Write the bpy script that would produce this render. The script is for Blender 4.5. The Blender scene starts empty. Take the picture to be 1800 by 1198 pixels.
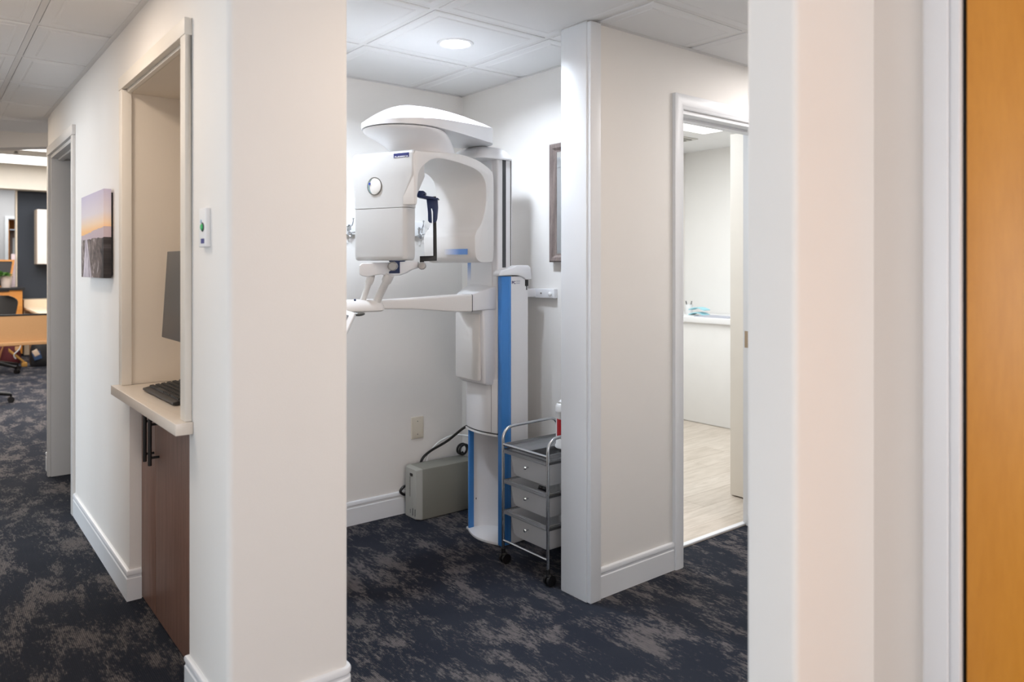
import bpy, bmesh, math, random
from mathutils import Vector, Matrix
random.seed(7)
sc = bpy.context.scene
COL = sc.collection
PI = math.pi
# ------------------------------------------------------------------ camera constants (1800 x 1198 frame)
F, CX, HZ, ZC = 1310.0, 900.0, 470.0, 1.40
_n = math.hypot(1046, 1310); SX, SY = 1046/_n, 1310/_n
def at(u, v, t):
    """measured direction + measured depth (m along the view axis) -> point in the building's axes"""
    r = (u-CX)/F
    return Vector(((r*SY+SX)*t, (SY-r*SX)*t, ZC-(v-HZ)*t/F))
def cw(x, y):
    """camera-frame ground coordinates -> building axes"""
    return (SY*x+SX*y, -SX*x+SY*y)
def lin(c):
    c = c/255.0
    return c/12.92 if c <= .04045 else ((c+.055)/1.055)**2.4
def S(r, g, b, a=1): return (lin(r), lin(g), lin(b), a)

# ------------------------------------------------------------------ materials
MATS = {}
def nodes(name):
    m = bpy.data.materials.new(name); m.use_nodes = True
    nt = m.node_tree
    b = nt.nodes['Principled BSDF']
    return m, nt, b
def mat(name, col, rough=.5, metal=0, var=.05, vscale=8, bump=0, bscale=200, emit=None, estr=0, coat=0, spec=.5, trans=0):
    if name in MATS: return MATS[name]
    m, nt, b = nodes(name)
    N, L = nt.nodes, nt.links
    tc = N.new('ShaderNodeTexCoord')
    nz = N.new('ShaderNodeTexNoise'); nz.inputs['Scale'].default_value = vscale; nz.inputs['Detail'].default_value = 3
    L.new(tc.outputs['Object'], nz.inputs['Vector'])
    mx = N.new('ShaderNodeMixRGB'); mx.blend_type = 'MIX'
    mx.inputs[1].default_value = col
    mx.inputs[2].default_value = tuple(c*(1-var) for c in col[:3])+(1,)
    L.new(nz.outputs['Fac'], mx.inputs[0]); L.new(mx.outputs[0], b.inputs['Base Color'])
    b.inputs['Roughness'].default_value = rough; b.inputs['Metallic'].default_value = metal
    b.inputs['Specular IOR Level'].default_value = spec
    if coat: b.inputs['Coat Weight'].default_value = coat; b.inputs['Coat Roughness'].default_value = .08
    if trans: b.inputs['Transmission Weight'].default_value = trans
    if emit: b.inputs['Emission Color'].default_value = emit; b.inputs['Emission Strength'].default_value = estr
    if bump:
        n2 = N.new('ShaderNodeTexNoise'); n2.inputs['Scale'].default_value = bscale; n2.inputs['Detail'].default_value = 2
        L.new(tc.outputs['Object'], n2.inputs['Vector'])
        bp = N.new('ShaderNodeBump'); bp.inputs['Strength'].default_value = bump; bp.inputs['Distance'].default_value = .002
        L.new(n2.outputs['Fac'], bp.inputs['Height']); L.new(bp.outputs[0], b.inputs['Normal'])
    MATS[name] = m
    return m
def ramp(N, stops, interp='LINEAR'):
    r = N.new('ShaderNodeValToRGB'); cr = r.color_ramp; cr.interpolation = interp
    while len(cr.elements) < len(stops): cr.elements.new(.5)
    for e, (p, c) in zip(cr.elements, stops): e.position = p; e.color = c
    return r
def noise(N, L, vec, scale, detail=4, rough=.5, dist=0):
    n = N.new('ShaderNodeTexNoise'); n.inputs['Scale'].default_value = scale
    n.inputs['Detail'].default_value = detail; n.inputs['Roughness'].default_value = rough
    n.inputs['Distortion'].default_value = dist
    L.new(vec, n.inputs['Vector']); return n
def mapping(N, L, vec, scale, rot=(0, 0, 0), loc=(0, 0, 0)):
    m = N.new('ShaderNodeMapping'); m.inputs['Scale'].default_value = scale
    m.inputs['Rotation'].default_value = rot; m.inputs['Location'].default_value = loc
    L.new(vec, m.inputs['Vector']); return m.outputs[0]
def math_(N, L, op, a, b=None, clamp=False):
    m = N.new('ShaderNodeMath'); m.operation = op; m.use_clamp = clamp
    for i, s in enumerate((a, b)):
        if s is None: continue
        if isinstance(s, (int, float)): m.inputs[i].default_value = s
        else: L.new(s, m.inputs[i])
    return m.outputs[0]
def wood(name, c1, c2, scale=(1, 1, 1), rough=.45, g=6, fig=.5):
    m, nt, b = nodes(name); N, L = nt.nodes, nt.links
    tc = N.new('ShaderNodeTexCoord')
    v = mapping(N, L, tc.outputs['Object'], scale)
    n1 = noise(N, L, v, g, 6, .6, fig)
    v2 = mapping(N, L, tc.outputs['Object'], tuple(s*3 for s in scale))
    n2 = noise(N, L, v2, g*4, 3, .6)
    f = math_(N, L, 'ADD', math_(N, L, 'MULTIPLY', n1.outputs['Fac'], .7), math_(N, L, 'MULTIPLY', n2.outputs['Fac'], .3))
    r = ramp(N, [(.35, c1), (.65, c2)]); L.new(f, r.inputs[0]); L.new(r.outputs[0], b.inputs['Base Color'])
    b.inputs['Roughness'].default_value = rough
    MATS[name] = m; return m
def carpet_mat():
    m, nt, b = nodes('carpet'); N, L = nt.nodes, nt.links
    tc = N.new('ShaderNodeTexCoord'); o = tc.outputs['Object']
    warp = noise(N, L, o, 2.0, 3, .5)
    big = noise(N, L, mapping(N, L, o, (6.2, 2.7, 1)), 1.25, 8, .64, .3)
    fine = noise(N, L, mapping(N, L, o, (150, 60, 1)), 1, 3, .7)
    mid = noise(N, L, mapping(N, L, o, (70, 20, 1)), 1, 5, .75, .2)
    s = math_(N, L, 'ADD', math_(N, L, 'MULTIPLY', big.outputs['Fac'], .50), math_(N, L, 'MULTIPLY', mid.outputs['Fac'], .34))
    s = math_(N, L, 'ADD', s, math_(N, L, 'MULTIPLY', fine.outputs['Fac'], .16))
    mask = ramp(N, [(.502, (0, 0, 0, 1)), (.556, (1, 1, 1, 1))]); L.new(s, mask.inputs[0])
    sep = N.new('ShaderNodeSeparateXYZ'); L.new(o, sep.inputs[0])
    rib = math_(N, L, 'SINE', math_(N, L, 'MULTIPLY', sep.outputs[0], 2*PI/.0062))
    rib01 = math_(N, L, 'ADD', math_(N, L, 'MULTIPLY', rib, .5), .5)
    dash = noise(N, L, mapping(N, L, o, (160, 22, 1)), 1, 2, .6)
    tone = noise(N, L, o, 2.3, 3, .5)
    dark = N.new('ShaderNodeMixRGB'); dark.inputs[1].default_value = S(27, 31, 42); dark.inputs[2].default_value = S(50, 53, 60)
    L.new(tone.outputs['Fac'], dark.inputs[0])
    lig = N.new('ShaderNodeMixRGB'); lig.inputs[1].default_value = S(76, 74, 76); lig.inputs[2].default_value = S(132, 124, 120)
    L.new(dash.outputs['Fac'], lig.inputs[0])
    mm = math_(N, L, 'MULTIPLY', mask.outputs[0], math_(N, L, 'ADD', math_(N, L, 'MULTIPLY', rib01, .65), .35))
    mx = N.new('ShaderNodeMixRGB'); L.new(mm, mx.inputs[0]); L.new(dark.outputs[0], mx.inputs[1]); L.new(lig.outputs[0], mx.inputs[2])
    L.new(mx.outputs[0], b.inputs['Base Color'])
    b.inputs['Roughness'].default_value = .95; b.inputs['Specular IOR Level'].default_value = .1
    bp = N.new('ShaderNodeBump'); bp.inputs['Strength'].default_value = .5; bp.inputs['Distance'].default_value = .002
    L.new(math_(N, L, 'ADD', rib01, math_(N, L, 'MULTIPLY', fine.outputs['Fac'], 1.2)), bp.inputs['Height']); L.new(bp.outputs[0], b.inputs['Normal'])
    MATS['carpet'] = m; return m
def plank_mat():
    m, nt, b = nodes('pale_oak_plank'); N, L = nt.nodes, nt.links
    tc = N.new('ShaderNodeTexCoord'); o = tc.outputs['Object']
    br = N.new('ShaderNodeTexBrick'); br.offset = .37
    L.new(mapping(N, L, o, (1, 1, 1)), br.inputs['Vector'])
    br.inputs['Scale'].default_value = 1; br.inputs['Brick Width'].default_value = 1.2; br.inputs['Row Height'].default_value = .18
    br.inputs['Mortar Size'].default_value = .0015
    br.inputs['Color1'].default_value = S(200, 189, 176); br.inputs['Color2'].default_value = S(210, 200, 188); br.inputs['Mortar'].default_value = S(165, 148, 132)
    n1 = noise(N, L, mapping(N, L, o, (2.2, 16, 1)), 2, 6, .65, .5)
    r = ramp(N, [(.3, (.78, .76, .73, 1)), (.6, (1, 1, 1, 1))]); L.new(n1.outputs['Fac'], r.inputs[0])
    mx = N.new('ShaderNodeMixRGB'); mx.blend_type = 'MULTIPLY'; mx.inputs[0].default_value = 1
    L.new(br.outputs['Color'], mx.inputs[1]); L.new(r.outputs[0], mx.inputs[2]); L.new(mx.outputs[0], b.inputs['Base Color'])
    b.inputs['Roughness'].default_value = .45
    MATS['plank'] = m; return m
def plastic_clear(name, col, opac=.6, rough=.3):
    m, nt, b = nodes(name); N, L = nt.nodes, nt.links
    b.inputs['Base Color'].default_value = col; b.inputs['Roughness'].default_value = rough
    tc = N.new('ShaderNodeTexCoord'); nz = noise(N, L, tc.outputs['Object'], 220, 2)
    bp = N.new('ShaderNodeBump'); bp.inputs['Strength'].default_value = .15; bp.inputs['Distance'].default_value = .001
    L.new(nz.outputs['Fac'], bp.inputs['Height']); L.new(bp.outputs[0], b.inputs['Normal'])
    tr = N.new('ShaderNodeBsdfTransparent'); mx = N.new('ShaderNodeMixShader'); mx.inputs[0].default_value = opac
    L.new(tr.outputs[0], mx.inputs[1]); L.new(b.outputs[0], mx.inputs[2])
    L.new(mx.outputs[0], N['Material Output'].inputs[0])
    MATS[name] = m; return m
def fade_mat(name, axis, p0, p1, c0, c1):
    """a printed strip that fades from c0 to c1 along an object axis"""
    m, nt, b = nodes(name); N, L = nt.nodes, nt.links
    tc = N.new('ShaderNodeTexCoord'); sep = N.new('ShaderNodeSeparateXYZ'); L.new(tc.outputs['Generated'], sep.inputs[0])
    r = ramp(N, [(p0, c0), (p1, c1)]); L.new(sep.outputs[axis], r.inputs[0]); L.new(r.outputs[0], b.inputs['Base Color'])
    b.inputs['Roughness'].default_value = .3
    return m

M_WALL = mat('wall_paint', S(232, 229, 225), .75, bump=.12, bscale=350, var=.02)
M_TRIM = mat('trim_paint', S(226, 228, 231), .4, var=.02)
M_MACH = mat('white_enamel', S(226, 226, 228), .28, var=.02, coat=.3)
M_MACH2 = mat('warm_white_plastic', S(224, 221, 218), .4, var=.02)
M_HEAD = mat('head_plastic', S(198, 197, 196), .35, var=.02)
M_BLUE = mat('blue_plastic', S(60, 128, 200), .4)
M_NAVY = mat('navy_plastic', S(20, 40, 84), .4)
M_BLACK = mat('black_plastic', S(20, 20, 22), .4)
M_DGREY = mat('dark_grey', S(62, 64, 66), .5)
M_CHROME = mat('chrome', S(205, 207, 210), .2, 1)
M_STEEL = mat('grey_steel', S(120, 118, 114), .35, .7)
M_CEIL = mat('ceiling_tile', S(232, 232, 232), .85, bump=.15, bscale=120, var=.02)
M_GRID = mat('ceiling_grid', S(226, 225, 224), .6)
M_COUNTER = mat('cream_quartz', S(226, 216, 204), .25, vscale=60, var=.06)
M_NICHE = mat('niche_panel', S(220, 210, 196), .6, var=.03)
M_BROWN = wood('walnut_laminate', S(110, 80, 67), S(144, 109, 94), (14, 14, .7), .42, 5)
M_MAPLE = wood('maple_veneer', S(200, 130, 38), S(216, 146, 52), (2.5, 2.5, .35), .4, 3, 1.2)
M_GREYWOOD = wood('grey_wood', S(96, 84, 80), S(142, 128, 122), (18, 18, 1.5), .5, 4)
M_TANPANEL = mat('tan_laminate', S(186, 142, 96), .55, vscale=90, var=.15)
M_ORANGE = wood('honey_wood', S(186, 118, 44), S(206, 142, 66), (1, 6, 6), .45, 4)
M_CARPET = carpet_mat(); M_PLANK = plank_mat()
M_FROST = plastic_clear('frosted_plastic', S(226, 227, 229), .6, .35)
M_FLANGE = plastic_clear('clear_grey_plastic', S(140, 142, 146), .62, .2)
M_GLASS = plastic_clear('clear_glass', S(220, 230, 235), .12, .05)
M_MIRROR = mat('mirror_silver', S(235, 238, 240), .02, 1, var=0)
M_PUTTY = mat('putty_grey', S(134, 134, 126), .5)
M_IVORY = mat('ivory_plastic', S(214, 206, 190), .4)
M_WHITE = mat('white_plastic', S(236, 236, 236), .4)
M_DIFF = mat('lamp_diffuser', S(255, 255, 255), .5, emit=(1, .98, .95, 1), estr=6)
M_DIFFW = mat('lamp_diffuser_far', S(255, 255, 255), .5, emit=(1, .97, .93, 1), estr=3.5)

# ------------------------------------------------------------------ mesh builder
class MB:
    def __init__(s): s.v = []; s.f = []
    def add(s, vs, fs):
        o = len(s.v); s.v += [Vector(p) for p in vs]; s.f += [tuple(i+o for i in f) for f in fs]; return s
    def box(s, x0, x1, y0, y1, z0, z1):
        return s.add([(x0, y0, z0), (x1, y0, z0), (x1, y1, z0), (x0, y1, z0), (x0, y0, z1), (x1, y0, z1), (x1, y1, z1), (x0, y1, z1)],
                     [(0, 3, 2, 1), (4, 5, 6, 7), (0, 1, 5, 4), (1, 2, 6, 5), (2, 3, 7, 6), (3, 0, 4, 7)])
    def obox(s, c, ax, ay, az, hx, hy, hz):
        c = Vector(c); ax, ay, az = Vector(ax).normalized(), Vector(ay).normalized(), Vector(az).normalized()
        P = [c+ax*hx*i+ay*hy*j+az*hz*k for k in (-1, 1) for i, j in ((-1, -1), (1, -1), (1, 1), (-1, 1))]
        return s.add(P, [(0, 3, 2, 1), (4, 5, 6, 7), (0, 1, 5, 4), (1, 2, 6, 5), (2, 3, 7, 6), (3, 0, 4, 7)])
    def prism(s, poly, z0, z1):
        n = len(poly)
        vs = [(x, y, z0) for x, y in poly]+[(x, y, z1) for x, y in poly]
        return s.add(vs, [tuple(range(n-1, -1, -1)), tuple(range(n, 2*n))]+[(i, (i+1) % n, n+(i+1) % n, n+i) for i in range(n)])
    def extr(s, pts, d):
        """extrude a closed 3-D polygon along vector d"""
        n = len(pts); d = Vector(d); pts = [Vector(p) for p in pts]
        return s.add(pts+[p+d for p in pts], [tuple(range(n-1, -1, -1)), tuple(range(n, 2*n))]+[(i, (i+1) % n, n+(i+1) % n, n+i) for i in range(n)])
    def loft(s, rings, caps=(True, True), closed=False):
        n = len(rings[0]); vs = [p for r in rings for p in r]; fs = []
        k = len(rings)
        for j in range(k if closed else k-1):
            a, b = j*n, ((j+1) % k)*n
            for i in range(n): fs.append((a+i, a+(i+1) % n, b+(i+1) % n, b+i))
        if not closed:
            if caps[0]: fs.append(tuple(range(n-1, -1, -1)))
            if caps[1]: fs.append(tuple(range((k-1)*n, k*n)))
        return s.add(vs, fs)
    def tube(s, path, r, seg=10, closed=False, caps=True):
        path = [Vector(p) for p in path]; k = len(path); rings = []
        rs = r if isinstance(r, (list, tuple)) else [r]*k
        up = None
        for i in range(k):
            if closed: t = path[(i+1) % k]-path[i-1]
            else: t = path[min(i+1, k-1)]-path[max(i-1, 0)]
            t.normalize()
            if up is None:
                up = Vector((0, 0, 1)) if abs(t.z) < .9 else Vector((1, 0, 0))
            u = (up-t*up.dot(t)).normalized(); up = u; w = t.cross(u)
            rings.append([path[i]+(u*math.cos(2*PI*a/seg)+w*math.sin(2*PI*a/seg))*rs[i] for a in range(seg)])
        return s.loft(rings, (caps, caps), closed)
    def cyl(s, p0, p1, r0, r1=None, seg=24):
        return s.tube([p0, p1], [r0, r0 if r1 is None else r1], seg)
    def lathe(s, prof, c, seg=28, axis='Z', mtx=None, caps=True):
        rings = []
        for r, z in prof:
            ring = []
            for a in range(seg):
                x, y = r*math.cos(2*PI*a/seg), r*math.sin(2*PI*a/seg)
                p = Vector((x, y, z)) if axis == 'Z' else (Vector((x, -z, y)) if axis == 'Y' else Vector((-z, x, y)))
                if mtx: p = mtx @ p
                ring.append(Vector(c)+p)
            rings.append(ring)
        return s.loft(rings, (caps, caps))
    def ball(s, c, r, sx=1, sy=1, sz=1, seg=16):
        prof = [(max(r*math.sin(PI*i/10), 1e-4), -r*math.cos(PI*i/10)) for i in range(11)]
        rings = [[Vector(c)+Vector((q*math.cos(2*PI*a/seg)*sx, q*math.sin(2*PI*a/seg)*sy, z*sz)) for a in range(seg)] for q, z in prof]
        return s.loft(rings)
    def sweep(s, path, prof, closed=False):
        """sweep profile (outward offset d, height z) along a 2-D polyline; outward = right-hand side of travel"""
        P = [Vector(path[0])]
        for p in path[1:]:
            if (Vector(p)-P[-1]).length > 1e-5: P.append(Vector(p))
        k = len(P); rings = []
        for i in range(k):
            d0 = (P[i]-P[i-1]).normalized() if (i > 0 or closed) else (P[1]-P[0]).normalized()
            d1 = (P[(i+1) % k]-P[i]).normalized() if (i < k-1 or closed) else d0
            n0 = Vector((d0.y, -d0.x)); n1 = Vector((d1.y, -d1.x))
            m = (n0+n1).normalized(); m = m/max(m.dot(n0), .3)
            rings.append([(P[i].x+m.x*d, P[i].y+m.y*d, z) for d, z in prof])
        return s.loft(rings, closed=closed)
def obj(name, mb, m, parent=None, bev=0, seg=3, smooth=40, bevang=30):
    me = bpy.data.meshes.new(name)
    me.from_pydata([tuple(p) for p in mb.v], [], mb.f)
    bm = bmesh.new(); bm.from_mesh(me)
    bmesh.ops.remove_doubles(bm, verts=bm.verts, dist=1e-6)
    bmesh.ops.recalc_face_normals(bm, faces=bm.faces)
    if bev:
        ed = [e for e in bm.edges if len(e.link_faces) == 2 and e.calc_face_angle(0) > math.radians(bevang)]
        if ed: bmesh.ops.bevel(bm, geom=ed, offset=bev, segments=seg, profile=.5, affect='EDGES', clamp_overlap=True)
    for f in bm.faces: f.smooth = True
    bm.to_mesh(me); bm.free()
    me.set_sharp_from_angle(angle=math.radians(smooth))
    if m: me.materials.append(m)
    o = bpy.data.objects.new(name, me); COL.objects.link(o)
    if parent is not None:
        o.parent = parent
        o.matrix_parent_inverse = parent_matrix(parent).inverted()
    return o
def parent_matrix(p):
    m = p.matrix_basis.copy()
    q = p.parent
    if q is not None: m = parent_matrix(q) @ p.matrix_parent_inverse @ m
    return m
def thing(name, label, cat, loc=(0, 0, 0), group=None):
    o = bpy.data.objects.new(name, None); COL.objects.link(o); o.location = loc
    o.empty_display_size = .1
    return tag(o, label, cat, group)
def tag(o, label, cat, group=None):
    o['label'] = label; o['category'] = cat
    if group: o['group'] = group
    return o
def struct(name, mb, m, parent=None, **k):
    o = obj(name, mb, m, parent, **k); o['kind'] = 'structure'; return o
def copy_tree(root, loc, rotz=0, label=None):
    r = root.copy(); COL.objects.link(r); r.location = loc; r.rotation_euler = (0, 0, rotz)
    if label: r['label'] = label
    for ch in list(root.children):
        c = ch.copy(); COL.objects.link(c); c.parent = r
        for g in list(ch.children):
            d = g.copy(); COL.objects.link(d); d.parent = c
    return r
def text_mesh(name, s, size, origin, xdir, ydir, m, parent, depth=.0006, width=None):
    cu = bpy.data.curves.new(name+'_c', 'FONT'); cu.body = s; cu.size = size; cu.extrude = depth; cu.offset = size*.018
    cu.align_x = 'LEFT'; cu.align_y = 'BOTTOM_BASELINE'
    t = bpy.data.objects.new(name+'_t', cu); COL.objects.link(t)
    bpy.context.view_layer.update()
    me = bpy.data.meshes.new_from_object(t.evaluated_get(bpy.context.evaluated_depsgraph_get()))
    bpy.data.objects.remove(t); bpy.data.curves.remove(cu)
    X, Y = Vector(xdir).normalized(), Vector(ydir).normalized(); Z = X.cross(Y)
    w = max(v.co.x for v in me.vertices)-min(v.co.x for v in me.vertices)
    k = (width/w) if width else 1
    for v in me.vertices: v.co = Vector(origin)+X*v.co.x*k+Y*v.co.y+Z*v.co.z
    me.materials.clear(); me.materials.append(m); me.name = name
    o = bpy.data.objects.new(name, me); COL.objects.link(o)
    o.parent = parent; o.matrix_parent_inverse = parent_matrix(parent).inverted()
    return o
def rrect(x0, x1, y0, y1, r, n=5):
    pts = []
    for cx, cy, a0 in ((x1-r, y1-r, 0), (x0+r, y1-r, 90), (x0+r, y0+r, 180), (x1-r, y0+r, 270)):
        for i in range(n+1):
            a = math.radians(a0+90*i/n); pts.append((cx+r*math.cos(a), cy+r*math.sin(a)))
    return pts
def arcpts(c, r, a0, a1, n):
    return [(c[0]+r*math.cos(math.radians(a0+(a1-a0)*i/n)), c[1]+r*math.sin(math.radians(a0+(a1-a0)*i/n))) for i in range(n+1)]

# ================================================================== SETTING
CZ = 2.44
struct('floor', MB().box(-4, 6.4, -2.6, 18.2, -.06, 0), M_CARPET)
struct('floor.001', MB().box(2.805, 6.3, 2.375, 5.0, -.02, .004), M_PLANK)
struct('trim_1', MB().box(2.805, 3.55, 2.375, 2.405, 0, .012), M_TRIM, bev=.004)          # threshold strip

# corridor wall with the reception niche, rounded outer corners
def rc(poly, idx, r, n=6):
    """round the given corners of a polygon"""
    out = []
    N_ = len(poly)
    for i, p in enumerate(poly):
        if i not in idx: out.append(p); continue
        p = Vector(p); a = (Vector(poly[i-1])-p).normalized(); b = (Vector(poly[(i+1) % N_])-p).normalized()
        s0, s1 = p+a*r, p+b*r; c = p+(a+b)*r
        for k in range(n+1):
            t = k/n; ang0 = math.atan2(s0.y-c.y, s0.x-c.x); ang1 = math.atan2(s1.y-c.y, s1.x-c.x)
            d = (ang1-ang0+PI) % (2*PI)-PI
            out.append((c.x+r*math.cos(ang0+d*t), c.y+r*math.sin(ang0+d*t)))
    return out
struct('wall_pillar', MB().prism(rc([(.70, 2.19), (1.08, 2.19), (1.08, 2.575), (.70, 2.575)], (0, 1), .02), 0, CZ), M_WALL)
struct('wall_corridor', MB().box(.70, 1.08, 2.575, 3.525, 2.155, CZ), M_WALL)
struct('wall_corridor', MB().box(.70, .82, 3.46, 4.885, 0, .861).box(.70, .82, 3.525, 4.885, .861, CZ), M_WALL)
struct('wall_corridor', MB().box(.82, 1.08, 3.525, 3.83, 0, CZ), M_WALL)
struct('wall_corridor', MB().box(.70, .82, 4.885, 5.83, 2.145, CZ), M_WALL)
struct('wall_corridor', MB().box(.708, .83, 5.83, 6.03, 0, CZ), M_WALL)
struct('wall_niche', MB().box(1.045, 1.08, 2.575, 3.525, 0, 2.155), M_NICHE)
struct('wall_niche', MB().box(.718, 1.045, 3.512, 3.5245, .9, 2.1545), M_NICHE)
struct('wall_niche', MB().box(.718, 1.045, 2.5755, 2.588, .9, 2.1545), M_NICHE)
struct('wall_niche', MB().box(.718, 1.045, 2.588, 3.512, 2.146, 2.1545), M_NICHE)
struct('wall_back', MB().box(.82, 2.70, 3.715, 3.83, 0, CZ), M_WALL)
struct('wall_right', MB().box(2.58, 2.70, 2.385, 5.0, 0, 2.56), M_WALL)
w = MB(); w.box(2.19, 2.81, 2.24, 2.385, 0, CZ); w.box(2.81, 3.535, 2.24, 2.385, 2.14, 2.56); w.box(3.535, 6.4, 2.24, 2.385, 0, 2.56); w.box(2.705, 2.81, 2.24, 2.385, CZ, 2.56)
struct('wall_front', w, M_WALL)
# near right pillar and the wall that carries the wooden door
w = MB()
w.prism(rc([(1.384, .815), (1.384, .933), (6.4, .933), (6.4, .815)], (0, 1), .014), 0, CZ)
w.box(1.709, 1.83, .655, .815, 0, CZ)
w.box(1.709, 1.83, -.29, .655, 2.17, CZ)
w.box(1.709, 1.83, -2.6, -.29, 0, CZ)
struct('wall_entry', w, M_WALL)
# enclosure beyond the frame: hall end, rear wall, outer wall with windows, added daylight blocker
struct('wall_end', MB().box(6.3, 6.4, .93, 2.3, 0, CZ), M_WALL)
w = MB(); w.box(-4, -1.6, -2.7, -2.6, 0, CZ); w.box(1.5, 1.83, -2.7, -2.6, 0, CZ); w.box(-1.6, 1.5, -2.7, -2.6, 0, .5); w.box(-1.6, 1.5, -2.7, -2.6, 2.2, CZ)
struct('wall_rear', w, M_WALL)
wf = MB(); wf.box(-1.6, -1.55, -2.68, -2.6, .5, 2.2); wf.box(1.45, 1.5, -2.68, -2.6, .5, 2.2); wf.box(-.075, -.025, -2.68, -2.6, .5, 2.2); wf.box(-1.6, 1.5, -2.68, -2.6, .5, .55); wf.box(-1.6, 1.5, -2.68, -2.6, 2.15, 2.2)
fr = struct('window_4', wf, M_TRIM)
obj('pane', MB().box(-1.55, 1.45, -2.65, -2.64, .55, 2.15), M_GLASS, fr)
w = MB(); w.box(-4.1, -4, -2.7, 18.2, 0, .8); w.box(-4.1, -4, -2.7, 18.2, 2.25, 3.1)
for y0, y1 in ((-2.7, -1.2), (1.0, 1.3), (3.4, 3.7), (5.6, 18.2)): w.box(-4.1, -4, y0, y1, .8, 2.25)
struct('wall_outer', w, M_WALL)
for i, (y0, y1) in enumerate(((-1.2, 1.0), (1.3, 3.4), (3.7, 5.6))):
    wf = MB(); wf.box(-4.08, -4.0, y0, y0+.05, .8, 2.25); wf.box(-4.08, -4.0, y1-.05, y1, .8, 2.25); wf.box(-4.08, -4.0, y0, y1, .8, .85); wf.box(-4.08, -4.0, y0, y1, 2.2, 2.25)
    fr = struct('window_%d' % (i+1), wf, M_TRIM)
    g = obj('pane', MB().box(-4.05, -4.04, y0+.05, y1-.05, .85, 2.2), M_GLASS, fr)
struct('wall_light_blocker', MB().box(-1.1, -.98, -2.6, .75, 0, CZ), M_WALL)  # unseen wall added to keep window daylight off the near right pillar
struct('wall_west', MB().box(-.47, -.35, 2.5, 3.95, 0, CZ).box(-.47, -.35, 5.1, 6.6, 0, CZ).box(-.47, -.35, 3.95, 5.1, 2.15, CZ), M_WALL)
struct('wall_cross', MB().box(-4, -.47, 5.62, 5.74, 0, CZ), M_WALL)
# room behind the white doorway
struct('wall_office', MB().box(6.1, 6.22, 2.385, 5.0, 0, 2.56), mat('office_wall', S(238, 236, 233), .7, var=.02))
struct('wall_side', MB().box(2.70, 6.1, 4.82, 4.94, 0, 2.56), M_WALL)
struct('ceiling.002', MB().box(2.58, 6.3, 2.24, 5.0, 2.56, 2.62), M_CEIL)
# far open office
struct('wall_far', MB().box(1.283, 4.2, 14.6, 14.75, 0, 3.05), mat('navy_wall', S(44, 51, 62), .7, bump=.1))
struct('trim_2', MB().box(1.262, 1.283, 14.585, 14.76, 0, 2.66), mat('cream_edge', S(226, 214, 196), .5))
w = MB(); w.box(-4, 1.40, 17.6, 17.75, 0, 3.05); w.box(1.40, 2.3, 17.6, 17.75, 2.36, 3.05); w.box(2.3, 6.4, 17.6, 17.75, 0, 3.05)
struct('wall_distant', w, mat('grey_wall', S(176, 178, 180), .7))
struct('wall_north', MB().box(.83, 6.4, 5.842, 6.03, 0, 3.05), M_WALL)
struct('wall_east', MB().box(6.3, 6.4, 6.0, 18, 0, 3.05), M_WALL)
struct('ceiling.001', MB().box(-4, 6.4, 6.95, 18.2, 3.05, 3.1), M_CEIL)
# soffit over the far counter and the angled header where the corridor ends
struct('trim_3', MB().box(-1, 4.2, 14.3, 14.6, 2.66, 3.05), mat('soffit_paint', S(232, 226, 216), .7))
hp = [Vector((-4.0, 11.46)), Vector((1.6, 5.86))]
hd = (hp[1]-hp[0]).normalized(); hn = Vector((-hd.y, hd.x))
w = MB(); w.prism([tuple(hp[0]), tuple(hp[1]), tuple(hp[1]+hn*.12), tuple(hp[0]+hn*.12)], 2.325, 3.08)
struct('trim_4', w, M_WALL)

# suspended ceiling: tegular tiles in a T grid (one continuous surface with the corridor)
GX, GY, P = 1.618, 2.525, .6128
tl = MB(); gr = MB()
def clip_ok(cx, cy):
    if cy > 6.95+.45 - max(0, cx-.0)*1.0 and cx > -1.2: return (cx+cy) < 7.55
    return True
for i in range(-9, 8):
    for j in range(-9, 9):
        x0, y0 = GX+i*P, GY+j*P; x1, y1 = x0+P, y0+P
        if (x0+x1)/2+(y0+y1)/2 > 7.75: continue
        if x0 > 2.6 and y0 > 2.2: continue
        e = .014
        rings = []
        for ins, z in ((e, CZ+.010), (e, CZ-.004), (e+.006, CZ-.007), (.052, CZ-.007), (.056, CZ-.0045), (.060, CZ-.0045), (.066, CZ-.008)):
            rings.append([(x0+ins, y0+ins, z), (x1-ins, y0+ins, z), (x1-ins, y1-ins, z), (x0+ins, y1-ins, z)])
        tl.loft(rings, (False, True))
        gr.box(x0-.012, x0+.012, y0-.012, y0+P-.012, CZ-.002, CZ+.012)
        gr.box(x0+.012, x0+P-.012, y0-.012, y0+.012, CZ-.002, CZ+.012)
ce = struct('ceiling', tl, M_CEIL, smooth=20)
gg = struct('grid', gr, M_GRID, ce, smooth=20)
struct('ceiling.003', MB().box(-4, 6.4, -2.6, 2.3, CZ+.013, CZ+.05).box(-4, 2.7, 2.3, 6.0, CZ+.013, CZ+.05).prism([(-4, 6), (1.6, 6), (-4, 11.5)], CZ+.013, CZ+.05), M_CEIL)

an = MB()
for x0, x1, y0, y1 in ((.678, .70, 2.17, 6.03), (.678, 1.10, 2.168, 2.19), (1.08, 1.102, 2.19, 3.715), (1.08, 2.58, 3.693, 3.715), (2.558, 2.58, 2.4, 3.715), (2.25, 6.3, 2.218, 2.24), (1.37, 6.3, .933, .955), (1.362, 1.384, .80, .955)):
    an.box(x0, x1, y0, y1, CZ-.010, CZ-.0085)
struct('trim_9', an, M_GRID)
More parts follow.
